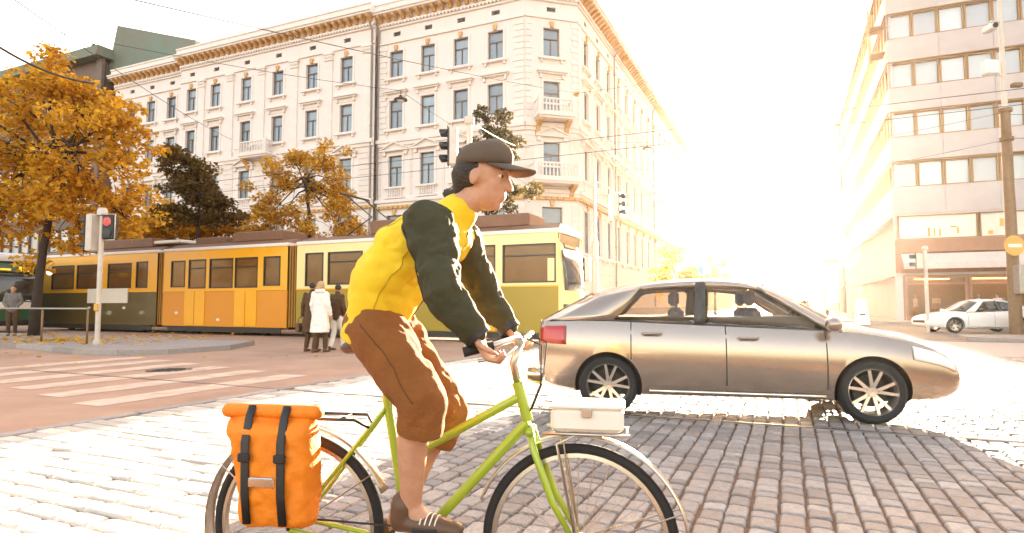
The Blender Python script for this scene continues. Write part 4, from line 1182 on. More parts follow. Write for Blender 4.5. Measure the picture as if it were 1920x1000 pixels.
    # wheels
    for ax in (ax0, ax1):
        for sy in (-1, 1):
            w = bpy.data.objects.new('wheel', None); COL.objects.link(w); w.parent = root; w.empty_display_size = .1
            w.matrix_local = T3((ax, sy*(sm(S['w'], ax)*.985-.11), wr)) @ RX(90 if sy < 0 else -90)
            t = MB(); rr = wr; t.lathe([(rr*.73, -.095), (rr*.88, -.105), (rr*.96, -.09), (rr, -.055), (rr, .055), (rr*.96, .09), (rr*.88, .105), (rr*.73, .095)], 40)
            t.build('tyre', M['rubber'], w, smooth=True, angle=40)
            q = MB(); q.lathe([(rr*.735, -.09), (rr*.75, .09), (rr*.72, .10), (rr*.685, .07), (rr*.66, -.08)], 40)
            q.lathe([(0, .055), (.045, .058), (.06, .04), (.06, -.02), (0, -.02)], 20)
            for k in range(5):
                for e in (-1, 1):
                    q.loft([[(.04, e*.004-.018+ .0, .02), (.04, e*.004+.018, .02), (.04, e*.004+.018, .052), (.04, e*.004-.018, .052)], [(rr*.70, e*.06-.014, .035), (rr*.70, e*.06+.014, .035), (rr*.70, e*.06+.014, .075), (rr*.70, e*.06-.014, .075)]], T=RZ(72*k+S.get('roll', 0)))
            q.build('rim', M['alloy'], w, smooth=True, angle=35)
            d = MB(); d.lathe([(0, -.05), (rr*.5, -.05), (rr*.5, -.03), (0, -.03)], 24); d.build('brake_disc', M['darkmetal'], w)
    # lamps, mirrors, plates, bumpers
    for sy in (-1, 1):
        def lamp(name, m, xs_, f0, f1):
            b = MB(); rows = [[side(x, f, sy, .010) for f in np.linspace(f0, f1, 5)] for x in xs_]
            b.loft(rows, cap=False, closed=False); o = b.build(name, m, root, smooth=True); md_ = o.modifiers.new('t', 'SOLIDIFY'); md_.thickness = .02; md_.offset = 0
        lamp('headlight', M['clearlens'], np.linspace(L-.50, L-.06, 8), .72, .93)
        lamp('tail_light', M['redlens'], np.linspace(.05, .34, 6), .66, .92)
        mx = gh[-1][0]-.12; w, zb, zt, zd = sect(mx)
        m_ = MB(); m_.ell((mx, sy*(w+.10), zt+.07), (.08, .11, .075), nu=14, nv=10); m_.tube([(mx, sy*w*.88, zt+.01), (mx, sy*(w+.04), zt+.04)], .025, 8)
        m_.build('door_mirror', P, root, smooth=True)
    strip('bumper_line', M['carblack'], [(L-.03+.0, y, sm(S['zb'], L)+.17) for y in np.linspace(-.5, .5, 7)], .03)
    b = MB(); b.bb(L-.045, -.42, sm(S['zb'], L)+.10, L+.012, .42, sm(S['zb'], L)+.22); b.build('grille', M['carblack'], root)
    b = MB(); b.bb(-.012, -.26, .58, .01, .26, .70); b.build('number_plate', M['whiteplastic'], root)
    return root
SH = dict(L=4.28, ax=(.80, 3.40), wr=.315, doors=(1.05, 2.02, 2.98), seats=(1.55, 2.35), roll=10,
     w=[(0, .66), (.12, .76), (.5, .845), (1.2, .875), (2.6, .88), (3.4, .865), (3.9, .80), (4.15, .70), (4.28, .58)],
     zb=[(0, .36), (.15, .27), (.5, .22), (1.2, .19), (3.0, .19), (3.8, .21), (4.15, .25), (4.28, .32)],
     zt=[(0, .92), (.1, 1.0), (.6, 1.015), (1.5, .985), (2.6, .94), (3.1, .915), (3.6, .85), (4.0, .74), (4.2, .62), (4.28, .52)],
     zd=[(0, .95), (.1, 1.03), (.6, 1.04), (1.5, 1.02), (2.6, .99), (3.1, .985), (3.6, .90), (4.0, .79), (4.2, .65), (4.28, .54)],
     gh=[(.05, .62), (.86, 1.16), (1.70, 1.74), (1.82, 1.84), (3.02, 2.37), (3.14, 2.44)], ghk=['p', 'g', 'b', 'g', 'p'],
     rw=[(.6, .56), (1.3, .63), (1.8, .64), (2.44, .60)], rz=[(.6, 1.255), (1.0, 1.345), (1.45, 1.40), (1.85, 1.415), (2.15, 1.40), (2.44, 1.35)])
car_dir = Vector((3.57-1.03, 6.13-6.69)); car_rz = math.atan2(car_dir.y, car_dir.x)
ofs = Matrix.Rotation(car_rz, 3, 'Z') @ Vector((.80, -.86, 0))
car = thing('car', 'brown metallic hatchback with a sloping tail, driving right over the cobbles', 'car', (1.03-ofs.x, 6.66-ofs.y, .0), car_rz)
build_car(car, SH, 'carpaint')
SW = dict(L=4.55, ax=(.86, 3.55), wr=.32, doors=(1.15, 2.0, 3.05), seats=(1.6, 2.4), roll=30,
     w=[(0, .66), (.12, .77), (.5, .85), (1.2, .885), (2.6, .89), (3.5, .87), (4.1, .80), (4.4, .70), (4.55, .58)],
     zb=[(0, .36), (.15, .27), (.5, .22), (1.2, .18), (3.0, .18), (3.9, .20), (4.4, .25), (4.55, .32)],
     zt=[(0, .86), (.1, .95), (.6, .98), (1.5, .93), (2.6, .88), (3.2, .86), (3.8, .80), (4.3, .68), (4.5, .56), (4.55, .5)],
     zd=[(0, .9), (.1, 1.0), (.6, 1.03), (1.5, .99), (2.6, .95), (3.2, .93), (3.8, .86), (4.3, .73), (4.5, .59), (4.55, .52)],
     gh=[(.45, 1.15), (.95, 1.3), (1.70, 1.80), (1.78, 1.88), (2.75, 2.25), (3.1, 2.45)], ghk=['p', 'g', 'b', 'g', 'p'],
     rw=[(1.1, .58), (1.6, .62), (2.45, .60)], rz=[(1.1, 1.27), (1.5, 1.34), (1.9, 1.365), (2.2, 1.35), (2.45, 1.30)])
wc = thing('car', 'white low coupe with dark windows driving left in front of the shops', 'car', (22.2, 26.4, 0), R(180-4))
build_car(wc, SW, 'carwhite')

# ------------------------------------------------------------------ people
def V_(p): return Vector(p)
def add_head(mb, c, F, s=1.0):
    """c: centre of the skull, F: 3x3 head axes (x forward, y left, z up)"""
    T = Matrix.Translation(c) @ F.to_4x4() @ Matrix.Diagonal((s, s, s, 1))
    mb.ell((-.012, 0, .025), (.098, .076, .098), T, 24, 16)
    mb.ell((.028, 0, -.045), (.064, .058, .078), T, 20, 14)
    mb.ell((.058, 0, -.095), (.026, .030, .022), T, 14, 10)          # chin
    mb.limb([(.080, 0, .022), (.096, 0, -.008), (.108, 0, -.028)], [(.011, .010), (.012, .012), (.014, .016)], 10, T)   # nose
    mb.ell((.078, 0, .034), (.018, .052, .012), T, 16, 8)            # brow
    mb.ell((.086, 0, -.060), (.012, .022, .008), T, 12, 8); mb.ell((.083, 0, -.072), (.012, .020, .008), T, 12, 8)  # lips
    for sy in (-1, 1):
        mb.ell((-.012, sy*.078, -.012), (.020, .008, .032), T, 12, 8)   # ears
        mb.ell((.048, sy*.037, -.026), (.030, .021, .028), T, 12, 8)     # cheeks
        mb.ell((.070, sy*.030, .0185), (.0145, .0165, .0085), T, 12, 8); mb.ell((.069, sy*.030, -.0025), (.0135, .0150, .0065), T, 12, 8)  # lids
def eyes(root, c, F, s, m1, m2):
    T = Matrix.Translation(c) @ F.to_4x4() @ Matrix.Diagonal((s, s, s, 1))
    for sy in (-1, 1):
        b = MB(); b.ell((.069, sy*.030, .009), (.0125, .0130, .0105), T, 14, 10); o = b.build('eye', m1, root, smooth=True)
        b = MB(); b.ell((.0785, sy*.030, .009), (.0052, .0075, .0075), T, 12, 8); b.build('iris', m2, o, smooth=True)
        b = MB(); b.tube([(.083, sy*.014, .031), (.087, sy*.032, .036), (.078, sy*.05, .032)], .005, 6, T=T); b.build('eyebrow', M['hair'], root)
def hand(mb, wrist, d, palm_n, curl=25, s=1.0, side=1, spread=7):
    """five separate fingers; d: direction of the hand, palm_n: direction the palm faces"""
    d = V_(d).normalized(); n = V_(palm_n); n = (n - d*n.dot(d)).normalized(); w = d.cross(n)*side
    wr = V_(wrist)
    mb.limb([wr - d*.02*s, wr + d*.035*s, wr + d*.082*s], [(.021*s, .026*s), (.017*s, .036*s), (.014*s, .040*s)], 12, up=tuple(n))
    for k, (off, ln, base) in enumerate(((-.030, .068, .085), (-.010, .080, .092), (.011, .074, .090), (.030, .058, .082))):
        p = wr + d*base*s + w*off*s; a = R(curl); dd = (d + w*off*spread*.09).normalized(); q = [p]
        ang = 0
        for seg, fr in enumerate((.45, .32, .25)):
            ang += a*(.8 if seg == 0 else 1.0)
            p = p + (dd*math.cos(ang) + n*math.sin(ang))*ln*fr*s; q.append(p)
        mb.limb(q, [.0088*s, .0084*s, .0076*s, .0062*s], 8)
    p = wr + d*.025*s - w*.030*s
    q = [p, p + (d*.55 - w*.7 + n*.35).normalized()*.036*s, p + (d*.55 - w*.7 + n*.35).normalized()*.036*s + (d*.8 - w*.25 + n*.5).normalized()*.032*s]
    q.append(q[-1] + (d*.8 + n*.6).normalized()*.022*s)
    mb.limb(q, [.0125*s, .011*s, .0098*s, .0072*s], 8)
def standing(name, label, loc, rz, H, J, coat, legs, hairm, group=None, coatkind='jacket', hood=None, scarf=None, vox=.012):
    """J: offsets for arms and legs; local x is the way the person faces"""
    root = thing(name, label, 'person', loc, rz, group)
    k = H/1.75
    def S(p): return V_(p)*k
    hips = [S((0, s*.09, .93)) for s in (-1, 1)]
    knees = [S(p) for p in J['knee']]; ank = [S(p) for p in J['ankle']]
    sh = [S((-.01, s*.175, 1.44)) for s in (-1, 1)]
    el = [S(p) for p in J['elbow']]; wr = [S(p) for p in J['wrist']]
    b = MB()
    b.limb([S((0, 0, .92)), S((0, 0, 1.1)), S((-.01, 0, 1.3)), S((-.01, 0, 1.43))], [(.10*k, .15*k), (.095*k, .13*k), (.11*k, .16*k), (.08*k, .15*k)], 16, up=(1, 0, 0))
    b.limb([S((-.01, 0, 1.45)), S((.005, 0, 1.55)), S((.012, 0, 1.60))], [.058*k, .052*k, .052*k], 12)
    F = Matrix.Rotation(R(J.get('turn', 0)), 3, 'Z') @ Matrix.Rotation(R(J.get('nod', 5)), 3, 'Y')
    hc = S((.03, 0, 1.635)); add_head(b, hc, F, .98*k)
    for i, s in enumerate((-1, 1)):
        b.limb([sh[i], el[i], wr[i]], [.048*k, .038*k, .027*k], 12)
        b.limb([hips[i], knees[i], ank[i]], [.082*k, .055*k, .036*k], 12)
        b.limb([ank[i], ank[i]+S((.06, 0, -.05)), ank[i]+S((.16, 0, -.06))], [.036*k, .036*k, .026*k], 10)
        d = (wr[i]-el[i]).normalized()
        hand(b, wr[i], d, (.25, -s, 0), 22, k, -s)
    remesh(b.build('body', M['skin'], root), .0085, 3)
    eyes(root, hc, F, .98*k, M['whiteplastic'], M['hair'])
    t = MB()
    for i in range(2):
        t.limb([hips[i], hips[i].lerp(knees[i], .5), knees[i], knees[i].lerp(ank[i], .5), ank[i]+S((0, 0, .03))], [.10*k, .092*k, .072*k, .066*k, .056*k], 14)
    t.limb([S((0, 0, .90)), S((0, 0, 1.02))], [(.115*k, .165*k), (.11*k, .16*k)], 16, up=(1, 0, 0))
    remesh(t.build('trousers', M[legs], root), vox)
    c = MB()
    zb = {'coat': .50, 'jacket': .86}[coatkind]
    if coatkind == 'coat':
        rings = []
        for z, rx, ry in ((zb, .20, .25), (.70, .18, .23), (.95, .155, .205), (1.12, .135, .175), (1.3, .14, .195), (1.42, .12, .195), (1.49, .075, .10)):
            rings.append([S((rx*math.cos(a)*(1+.03*math.sin(5*a)) - .005, ry*math.sin(a)*(1+.03*math.cos(7*a)), z)) for a in np.linspace(0, 2*math.pi, 28, endpoint=False)])
        c.loft(rings)
    else:
        c.limb([S((0, 0, zb+.06)), S((0, 0, 1.05)), S((-.01, 0, 1.28)), S((-.01, 0, 1.42))], [(.135*k, .185*k), (.13*k, .17*k), (.14*k, .20*k), (.095*k, .19*k)], 18, up=(1, 0, 0))
    for i in range(2):
        c.limb([sh[i], sh[i].lerp(el[i], .5), el[i], el[i].lerp(wr[i], .93)], [.074*k, .066*k, .058*k, .046*k], 14)
    c.limb([S((-.01, 0, 1.45)), S((.0, 0, 1.53))], [.078*k, .070*k], 14)
    folds(remesh(c.build('coat' if coatkind == 'coat' else 'jacket', M[coat], root), vox), .02, .12)
    h = MB(); T = Matrix.Translation(hc) @ F.to_4x4() @ Matrix.Diagonal((.98*k,)*3+(1,))
    h.ell((-.030, 0, .045), (.098, .086, .096), T, 18, 12)
    if J.get('long'): h.limb([(-.075, 0, .03), (-.095, 0, -.08), (-.085, 0, -.17)], [(.07, .085), (.05, .08), (.03, .07)], 14, T, up=(1, 0, 0))
    remesh(h.build('hair', M[hairm], root), .012, 2)
    if hood:
        h = MB(); h.lathe([(.075, -.03), (.115, -.02), (.13, .02), (.115, .06), (.085, .05)], 22, Matrix.Translation(S((-.025, 0, 1.50))), closed=True); h.build('hood', M[hood], root, smooth=True)
    for i in range(2):
        s_ = MB(); a = ank[i]
        s_.limb([a+S((-.03, 0, -.01)), a+S((-.03, 0, -.055))], [.046*k, .044*k], 12); s_.limb([a+S((-.03, 0, -.05)), a+S((.08, 0, -.052)), a+S((.17, 0, -.062))], [(.034*k, .042*k), (.036*k, .046*k), (.024*k, .034*k)], 12, up=(0, 0, 1))
        remesh(s_.build('shoe', M['shoe'], root), .009, 2)
    return root
def pose(kneeL=.04, stride=0.0, arms=None, **kw):
    J = dict(knee=[(kneeL+stride*.5, -.095, .50), (kneeL-stride*.4, .095, .50)], ankle=[(stride, -.095, .085), (-stride, .095, .085+.0)],
             elbow=[(-.02, -.24, 1.16), (-.02, .24, 1.16)], wrist=[(.08, -.25, .93), (.08, .25, .93)])
    if arms: J.update(arms)
    J.update(kw); return J
standing('person', 'person in a white knee length coat walking away, in the middle of the group', (-4.80, 15.4, 0), R(72), 1.76,
         pose(stride=.10, long=1), 'whitecoat', 'darkcoat', 'hairfair', 'pedestrians crossing the square', 'coat', 'whitecoat')
standing('person', 'person in a dark jacket and white trousers, right of the white coat', (-4.60, 16.2, 0), R(60), 1.70,
         pose(stride=.13, turn=20), 'darkcoat', 'whitecoat', 'hair', 'pedestrians crossing the square', 'jacket')
p0 = standing('person', 'person in dark brown clothes carrying a handbag, left of the white coat', (-5.12, 15.75, 0), R(75), 1.74,
         pose(stride=.09, arms=dict(elbow=[(-.02, -.24, 1.16), (-.04, .25, 1.16)], wrist=[(.06, -.25, .93), (.0, .27, .90)])), 'darkcoat', 'darkcoat', 'hair', 'pedestrians crossing the square', 'coat')
hb = thing('handbag', 'small tan handbag hanging from the hand of the dark clothed pedestrian', 'bag', (-5.43, 15.80, .47), R(70))
b = MB(); b.chbox((0, 0, .13), (.30, .11, .24), .025); b.build('bag_body', M['shoe'], hb)
MB().tube([(-.09, 0, .24), (-.07, 0, .36), (0, 0, .41), (.07, 0, .36), (.09, 0, .24)], .011, 8).build('strap', M['shoe'], hb, smooth=True)
MB().chbox((0, -.06, .18), (.05, .012, .03), .004).build('clasp', M['chrome'], hb)
standing('person', 'person in a grey jacket waiting behind the handrail at the left edge', (-17.3, 21.3, .12), R(-60), 1.72,
         pose(arms=dict(elbow=[(.0, -.24, 1.16), (.0, .24, 1.16)], wrist=[(.16, -.15, 1.02), (.16, .15, 1.02)])), 'greycoat', 'darkcoat', 'hair', None, 'jacket')
standing('person', 'small dark haired passer by in a pale jacket, behind the white coupe', (28.6, 36.2, .12), R(-150), 1.70, pose(stride=.1), 'awning', 'darkcoat', 'hair', None, 'jacket')
for i, (x, y, cl, lb) in enumerate(((19.6, 41.2, 'darkcoat', 'distant pedestrian in dark clothes at the right side street corner'), (21.2, 41.4, 'whitecoat', 'distant pedestrian in a pale jacket by the shop corner'))):
    standing('person', lb, (x, y, .0), R(-100+40*i), 1.72, pose(stride=.12), cl, 'darkcoat', 'hair', None, 'jacket', vox=.02)

# ------------------------------------------------------------------ cyclist, bicycle and luggage
BR = R(-10)
BO = (-.375, 2.32, 0)
bike = thing('bicycle', 'lime framed city bicycle with silver mudguards ridden across the cobbles', 'bicycle', BO, BR)
RA, FA, BB_, WRd = V_((-.45, 0, .345)), V_((.62, 0, .345)), V_((0, 0, .285)), .345
def bwheel(c, front):
    w = bpy.data.objects.new('wheel', None); COL.objects.link(w); w.parent = bike; w.empty_display_size = .1; w.matrix_local = T3(c) @ RX(90)
    b = MB(); b.lathe([(.327+.019*math.cos(a), .019*math.sin(a)) for a in np.linspace(0, 2*math.pi, 12, endpoint=False)], 64, closed=True); b.build('tyre', M['rubber'], w, smooth=True)
    b = MB(); b.lathe([(.312, -.011), (.312, .011), (.298, .013), (.294, 0), (.298, -.013)], 64, closed=True); b.build('rim', M['silver'], w, smooth=True, angle=40)
    b = MB()
    for k in range(32):
        a = 2*math.pi*k/32; a2 = a+(.32 if k % 4 < 2 else -.32); z = .028 if k % 2 else -.028
        b.tube([(.022*math.cos(a2), .022*math.sin(a2), z), (.298*math.cos(a), .298*math.sin(a), 0)], .0013, 4, False)
    b.build('spokes', M['silver'], w)
    b = MB(); b.lathe([(0, -.05), (.012, -.05), (.014, -.034), (.026, -.032), (.026, -.026), (.016, -.022), (.016, .022), (.026, .026), (.026, .032), (.014, .034), (.012, .05), (0, .05)], 18); b.build('hub', M['silver'], w, smooth=True, angle=40)
bwheel(RA, 0); bwheel(FA, 1)
ST, SD = V_((-.10, 0, .84)), V_((-.135, 0, 1.0))
HT, HB_ = V_((.40, 0, .90)), V_((.44, 0, .76))
b = MB()
b.tube([BB_, ST], .0165, 12); b.tube([BB_+V_((0, 0, .0)), HB_], .019, 12); b.tube([BB_.lerp(ST, .55), HT.lerp(HB_, .35)], .016, 12); b.tube([HT, HB_], .020, 12)
for s in (-1, 1):
    b.tube([BB_+V_((-.03, s*.03, 0)), V_((-.2, s*.055, .31)), RA+V_((0, s*.06, 0))], .010, 8); b.tube([ST+V_((0, s*.012, -.05)), RA+V_((0, s*.06, 0))], .008, 8)
b.lathe([(0, -.037), (.024, -.037), (.024, .037), (0, .037)], 16, T3(BB_) @ RX(90))
b.build('frame', M['limeframe'], bike, smooth=True, angle=50)
b = MB()
for s in (-1, 1): b.tube([HB_+V_((.01, s*.02, -.02)), V_((.465, s*.055, .68)), V_((.53, s*.056, .50)), FA+V_((0, s*.056, 0))], [.014, .013, .012, .009], 10)
b.tube([HB_+V_((.01, -.055, -.03)), HB_+V_((.01, .055, -.03))], .014, 8); b.build('fork', M['limeframe'], bike, smooth=True)
b = MB(); b.tube([ST, SD], .0125, 10); b.build('seat_post', M['silver'], bike, smooth=True)
b = MB(); b.limb([(-.245, 0, 1.018), (-.19, 0, 1.03), (-.10, 0, 1.015), (.02, 0, 1.01)], [(.026, .07), (.03, .085), (.022, .05), (.014, .02)], 14, up=(0, 0, 1)); b.build('saddle', M['saddle'], bike, smooth=True)
hbp = [(.30, -.29, 1.035), (.37, -.26, 1.05), (.43, -.15, 1.07), (.415, 0, 1.045), (.43, .15, 1.07), (.37, .26, 1.05), (.30, .29, 1.035)]
b = MB(); b.tube(curve_h := hbp, .0115, 10); b.tube([HT, (.385, 0, .97), (.415, 0, 1.045)], .014, 10); hbar = b.build('handlebar', M['silver'], bike, smooth=True)
for s in (-1, 1):
    MB().tube([(.275, s*.298, 1.028), (.30, s*.29, 1.035), (.365, s*.262, 1.049)], .0165, 10).build('grip', M['rubber'], hbar, smooth=True)
    MB().tube([(.43, s*.2, 1.04), (.40, s*.25, 1.01), (.32, s*.285, 1.0)], .006, 6).build('brake_lever', M['silver'], hbar, smooth=True)
    MB().tube([(.43, s*.1, 1.07), (.50, s*.08, 1.04), (.49, s*.03, .9), (.45, s*.02, .8)], .003, 5).build('brake_cable', M['black'], hbar)
CA = math.atan2(.40-.285, .10)
crank = bpy.data.objects.new('crankset', None); COL.objects.link(crank); crank.parent = bike; crank.location = BB_
b = MB(); b.lathe([(.088, -.003), (.096, -.003), (.096, .003), (.088, .003)], 40, T3((0, -.048, 0)) @ RX(90), closed=True)
for k in range(5):
    a = 2*math.pi*k/5+CA; b.tube([(0, -.048, 0), (.09*math.cos(a), -.048, .09*math.sin(a))], .008, 6)
b.build('chainring', M['darkmetal'], crank)
for s, a in ((-1, CA), (1, CA+math.pi)):
    e = (.165*math.cos(a), s*.075, .165*math.sin(a))
    MB().tube([(0, s*.055, 0), e], [(.013, .009), (.010, .007)], 10).build('crank_arm', M['silver'], crank, smooth=True)
    MB().box((e[0], s*.13, e[2]), (.085, .085, .022)).build('pedal', M['black'], crank, bevel=.004)
b = MB()
for s in (-1, 1): b.tube([BB_+V_((0, -.048, s*.093)), RA+V_((0, -.048, s*.042))], .004, 6)
b.build('chain', M['darkmetal'], bike)
for c, a0, a1, nm in ((FA, 8, 158, 'mudguard'), (RA, 22, 205, 'mudguard')):
    b = MB(); rings = []
    for a in np.linspace(R(a0), R(a1), 40):
        rings.append([(c.x+(.372+.010*math.cos(t))*math.cos(a), .030*math.sin(t), c.z+(.372+.010*math.cos(t))*math.sin(a)) for t in np.linspace(-1.5, 1.5, 9)])
    b.loft(rings, cap=False, closed=False); o = b.build(nm, M['silver'], bike, smooth=True); md = o.modifiers.new('t', 'SOLIDIFY'); md.thickness = .003
    st = MB()
    for s in (-1, 1):
        for a in (R(a0+12), R(a1-60)): st.tube([c+V_((0, s*.06, 0)), (c.x+.374*math.cos(a), s*.03, c.z+.374*math.sin(a))], .003, 5)
    st.build('mudguard_stay', M['silver'], o)
b = MB()
for s in (-1, 1):
    b.tube([(-.64, s*.06, .755), (-.20, s*.06, .755), (-.155, s*.02, .72)], .006, 8); b.tube([(-.42, s*.06, .755), RA+V_((0, s*.068, 0))], .006, 8); b.tube([(-.60, s*.06, .755), RA+V_((0, s*.068, 0))], .006, 8)
for x in (-.62, -.5, -.38, -.26): b.tube([(x, -.06, .755), (x, .06, .755)], .005, 6)
b.build('rear_rack', M['darkmetal'], bike, smooth=True)
b = MB()
for s in (-1, 1): b.tube([FA+V_((0, s*.066, 0)), (.55, s*.07, .70), (.62, s*.07, .735)], .005, 6); b.tube([(.50, s*.07, .735), (.80, s*.07, .735)], .006, 6)
for x in (.53, .62, .71, .79): b.tube([(x, -.07, .735), (x, .07, .735)], .005, 6)
b.build('front_rack', M['silver'], bike, smooth=True)
b = MB(); b.lathe([(0, -.05), (.022, -.045), (.034, -.01), (.036, .012), (.0, .016)], 18, T3((.485, 0, .93)) @ RY(90)); b.build('front_lamp', M['chrome'], bike, smooth=True, angle=40)
b = MB(); b.chbox((-.655, 0, .70), (.03, .08, .05), .006); b.build('rear_reflector', M['redlens'], bike)
BM = Matrix.Translation(BO) @ Matrix.Rotation(BR, 4, 'Z')
def bworld(p): return tuple(BM @ V_(p))
# orange pannier hung on the near side of the rear rack
pn = thing('pannier', 'large orange roll top pannier hanging beside the bicycle rear wheel', 'bag', bworld((-.46, -.15, .40)), BR)
rings = []
for z, w, d, dx in ((.0, .125, .055, .03), (.02, .135, .07, .028), (.12, .142, .078, .015), (.24, .150, .08, 0), (.33, .158, .078, -.012), (.355, .16, .055, -.014), (.375, .165, .022, -.016), (.385, .165, .014, -.016)):
    rings.append([(dx + w*abs(math.cos(a))**.45*math.copysign(1, math.cos(a))*(1+.012*math.sin(9*a+z*20)), d*abs(math.sin(a))**.6*math.copysign(1, math.sin(a))*(1+.05*math.sin(5*a+z*31)), z) for a in np.linspace(0, 2*math.pi, 40, endpoint=False)])
b = MB(); b.loft(rings); bo_ = b.build('bag_body', M['orange'], pn, smooth=True); remesh(bo_, .007, 4); folds(bo_, .012, .14)
b = MB(); b.limb([(-.185, 0, .395), (.155, 0, .395)], [(.026, .034), (.026, .034)], 14); b.build('rolled_top', M['orange'], pn, smooth=True)
for x in (-.075, .06):
    MB().tube([(x, -.03, .42), (x, -.05, .38), (x+.01, -.088, .30), (x+.015, -.09, .12), (x+.02, -.08, .02)], [(.003, .016)]*5, 8, up=(0, -1, 0)).build('strap', M['black'], pn, smooth=True)
    MB().chbox((x+.012, -.096, .25), (.045, .014, .03), .004).build('buckle', M['black'], pn)
MB().chbox((0.0, -.086, .165), (.10, .012, .035), .004).build('reflector_strip', M['chrome'], pn)
for x in (-.1, .08): MB().tube([(x, .06, .33), (x, .085, .37), (x, .10, .37), (x, .10, .345)], .008, 6).build('hook', M['black'], pn)
fbx = thing('box', 'small white box on the rack above the front mudguard of the bicycle', 'box', bworld((.655, 0, .742)), BR)
MB().chbox((0, 0, .042), (.25, .17, .078), .012).build('box_body', M['whiteplastic'], fbx)
MB().chbox((0, 0, .088), (.258, .178, .016), .006).build('lid', M['whiteplastic'], fbx)
MB().chbox((.0, -.094, .07), (.035, .012, .03), .003).build('latch', M['silver'], fbx)

cy = thing('person', 'cyclist in yellow jacket, dark sleeves and dark peaked cap, leaning forward on the bicycle', 'person', BO, BR)
hip = [V_((-.125, s*.085, 1.115)) for s in (-1, 1)]
kn = [V_((.105, -.185, .845)), V_((.10, .13, .76))]
an = [V_((.045, -.125, .475)), V_((-.115, .115, .29))]
sh = [V_((.125, s*.19, 1.45)) for s in (-1, 1)]
el = [V_((.215, s*.315, 1.215)) for s in (-1, 1)]
wr = [V_((.315, s*.292, 1.085)) for s in (-1, 1)]
nk, hc = V_((.165, 0, 1.505)), V_((.275, 0, 1.655))
HF = Matrix.Rotation(R(-6), 3, 'Z') @ Matrix.Rotation(R(10), 3, 'Y')
b = MB()
b.limb([(-.14, 0, 1.10), (-.10, 0, 1.2), (-.01, 0, 1.34), (.1, 0, 1.45)], [(.10, .15), (.09, .13), (.11, .16), (.08, .15)], 18, up=(1, 0, 0))
b.limb([nk - V_((.04, 0, .04)), nk + V_((.035, 0, .05)), hc + V_((-.03, 0, -.07))], [.062, .056, .054], 14)
add_head(b, hc, HF, 1.0)
for i, s in enumerate((-1, 1)):
    b.limb([sh[i], el[i], wr[i]], [.05, .04, .028], 14)
    b.limb([hip[i], hip[i].lerp(kn[i], .5), kn[i]], [.088, .078, .056], 14)
    b.limb([kn[i], kn[i].lerp(an[i], .35) + V_((-.022, 0, 0)), an[i]], [.055, .056, .036], 14)
    b.limb([an[i], an[i] + V_((.05, 0, -.05)), an[i] + V_((.14, 0, -.06))], [.037, .037, .027], 12)
    hand(b, wr[i], (.35, 0, -.62), (.5, 0, .25), 62, 1.0, s, 4)
bd = b.build('body', M['skin'], cy); remesh(bd, .0065, 3)
eyes(cy, hc, HF, 1.0, M['whiteplastic'], M['hair'])
t = MB()   # jacket body
t.tube([(-.15, 0, 1.05), (-.14, 0, 1.085), (-.12, 0, 1.16), (-.085, 0, 1.27), (.0, 0, 1.375), (.085, 0, 1.455), (.11, 0, 1.48)], [(.105, .175), (.112, .18), (.115, .175), (.138, .19), (.142, .205), (.10, .185), (.05, .10)], 28, up=(1, 0, 0))
t.limb([sh[0] + V_((0, .06, -.01)), sh[1] + V_((0, -.06, -.01))], [.085, .085], 16)
t.limb([nk + V_((-.05, 0, -.03)), nk + V_((.006, 0, .022))], [.080, .070], 16)
jk = t.build('jacket', M['yellow'], cy); remesh(jk, .007, 6); folds(jk, .020, .13)
b = MB(); b.tube([(-.158, 0, 1.035), (-.147, 0, 1.07)], [(.107, .177), (.114, .183)], 28, up=(1, 0, 0)); remesh(b.build('waistband', M['yellow'], jk), .009, 3)
for i, s in enumerate((-1, 1)):
    t = MB(); a, e, w = sh[i], el[i], wr[i]
    t.limb([a + V_((-.005, 0, .0)), a.lerp(e, .35), a.lerp(e, .75), e, e.lerp(w, .45), e.lerp(w, .92)], [.094, .080, .070, .066, .056, .046], 16)
    sl_ = t.build('sleeve', M['darkgreen'], cy); remesh(sl_, .0075, 5); folds(sl_, .016, .09)
    b = MB(); c_ = e.lerp(w, .9); b.tube([c_, c_ + (w-e).normalized()*.03], .047, 16); b.build('cuff', M['black'], sl_, smooth=True, angle=40)
t = MB()
t.limb([(-.125, 0, 1.07), (-.12, 0, 1.12)], [(.10, .165), (.10, .16)], 20, up=(1, 0, 0))
for i in range(2):
    d = (kn[i]-hip[i])
    t.limb([hip[i], hip[i]+d*.35, hip[i]+d*.7, kn[i]], [.105, .100, .088, .080], 18)
    e = kn[i].lerp(an[i], .16); t.limb([kn[i], e], [.080, .076], 16)
tr_ = t.build('trousers', M['brownpants'], cy); remesh(tr_, .0085, 6); folds(tr_, .018, .11)
for i in range(2):
    b = MB(); e = kn[i].lerp(an[i], .14); d = (an[i]-kn[i]).normalized(); b.tube([e, e+d*.025, e+d*.05], [.080, .083, .080], 20); b.build('rolled_hem', M['brownpants'], tr_, smooth=True, angle=50)
    s_ = MB(); a = an[i]
    s_.limb([a+V_((-.025, 0, .01)), a+V_((-.03, 0, -.045))], [.048, .045], 14); s_.limb([a+V_((-.035, 0, -.05)), a+V_((.07, 0, -.055)), a+V_((.165, 0, -.066))], [(.034, .042), (.038, .047), (.025, .036)], 14, up=(0, 0, 1))
    so = s_.build('shoe', M['shoe'], cy); remesh(so, .007, 3)
    b = MB(); b.limb([a+V_((-.04, 0, -.082)), a+V_((.07, 0, -.088)), a+V_((.165, 0, -.086))], [(.011, .041), (.011, .046), (.010, .036)], 14, up=(0, 0, 1)); b.build('sole', M['whiteplastic'], so, smooth=True)
HT4 = Matrix.Translation(hc) @ HF.to_4x4()
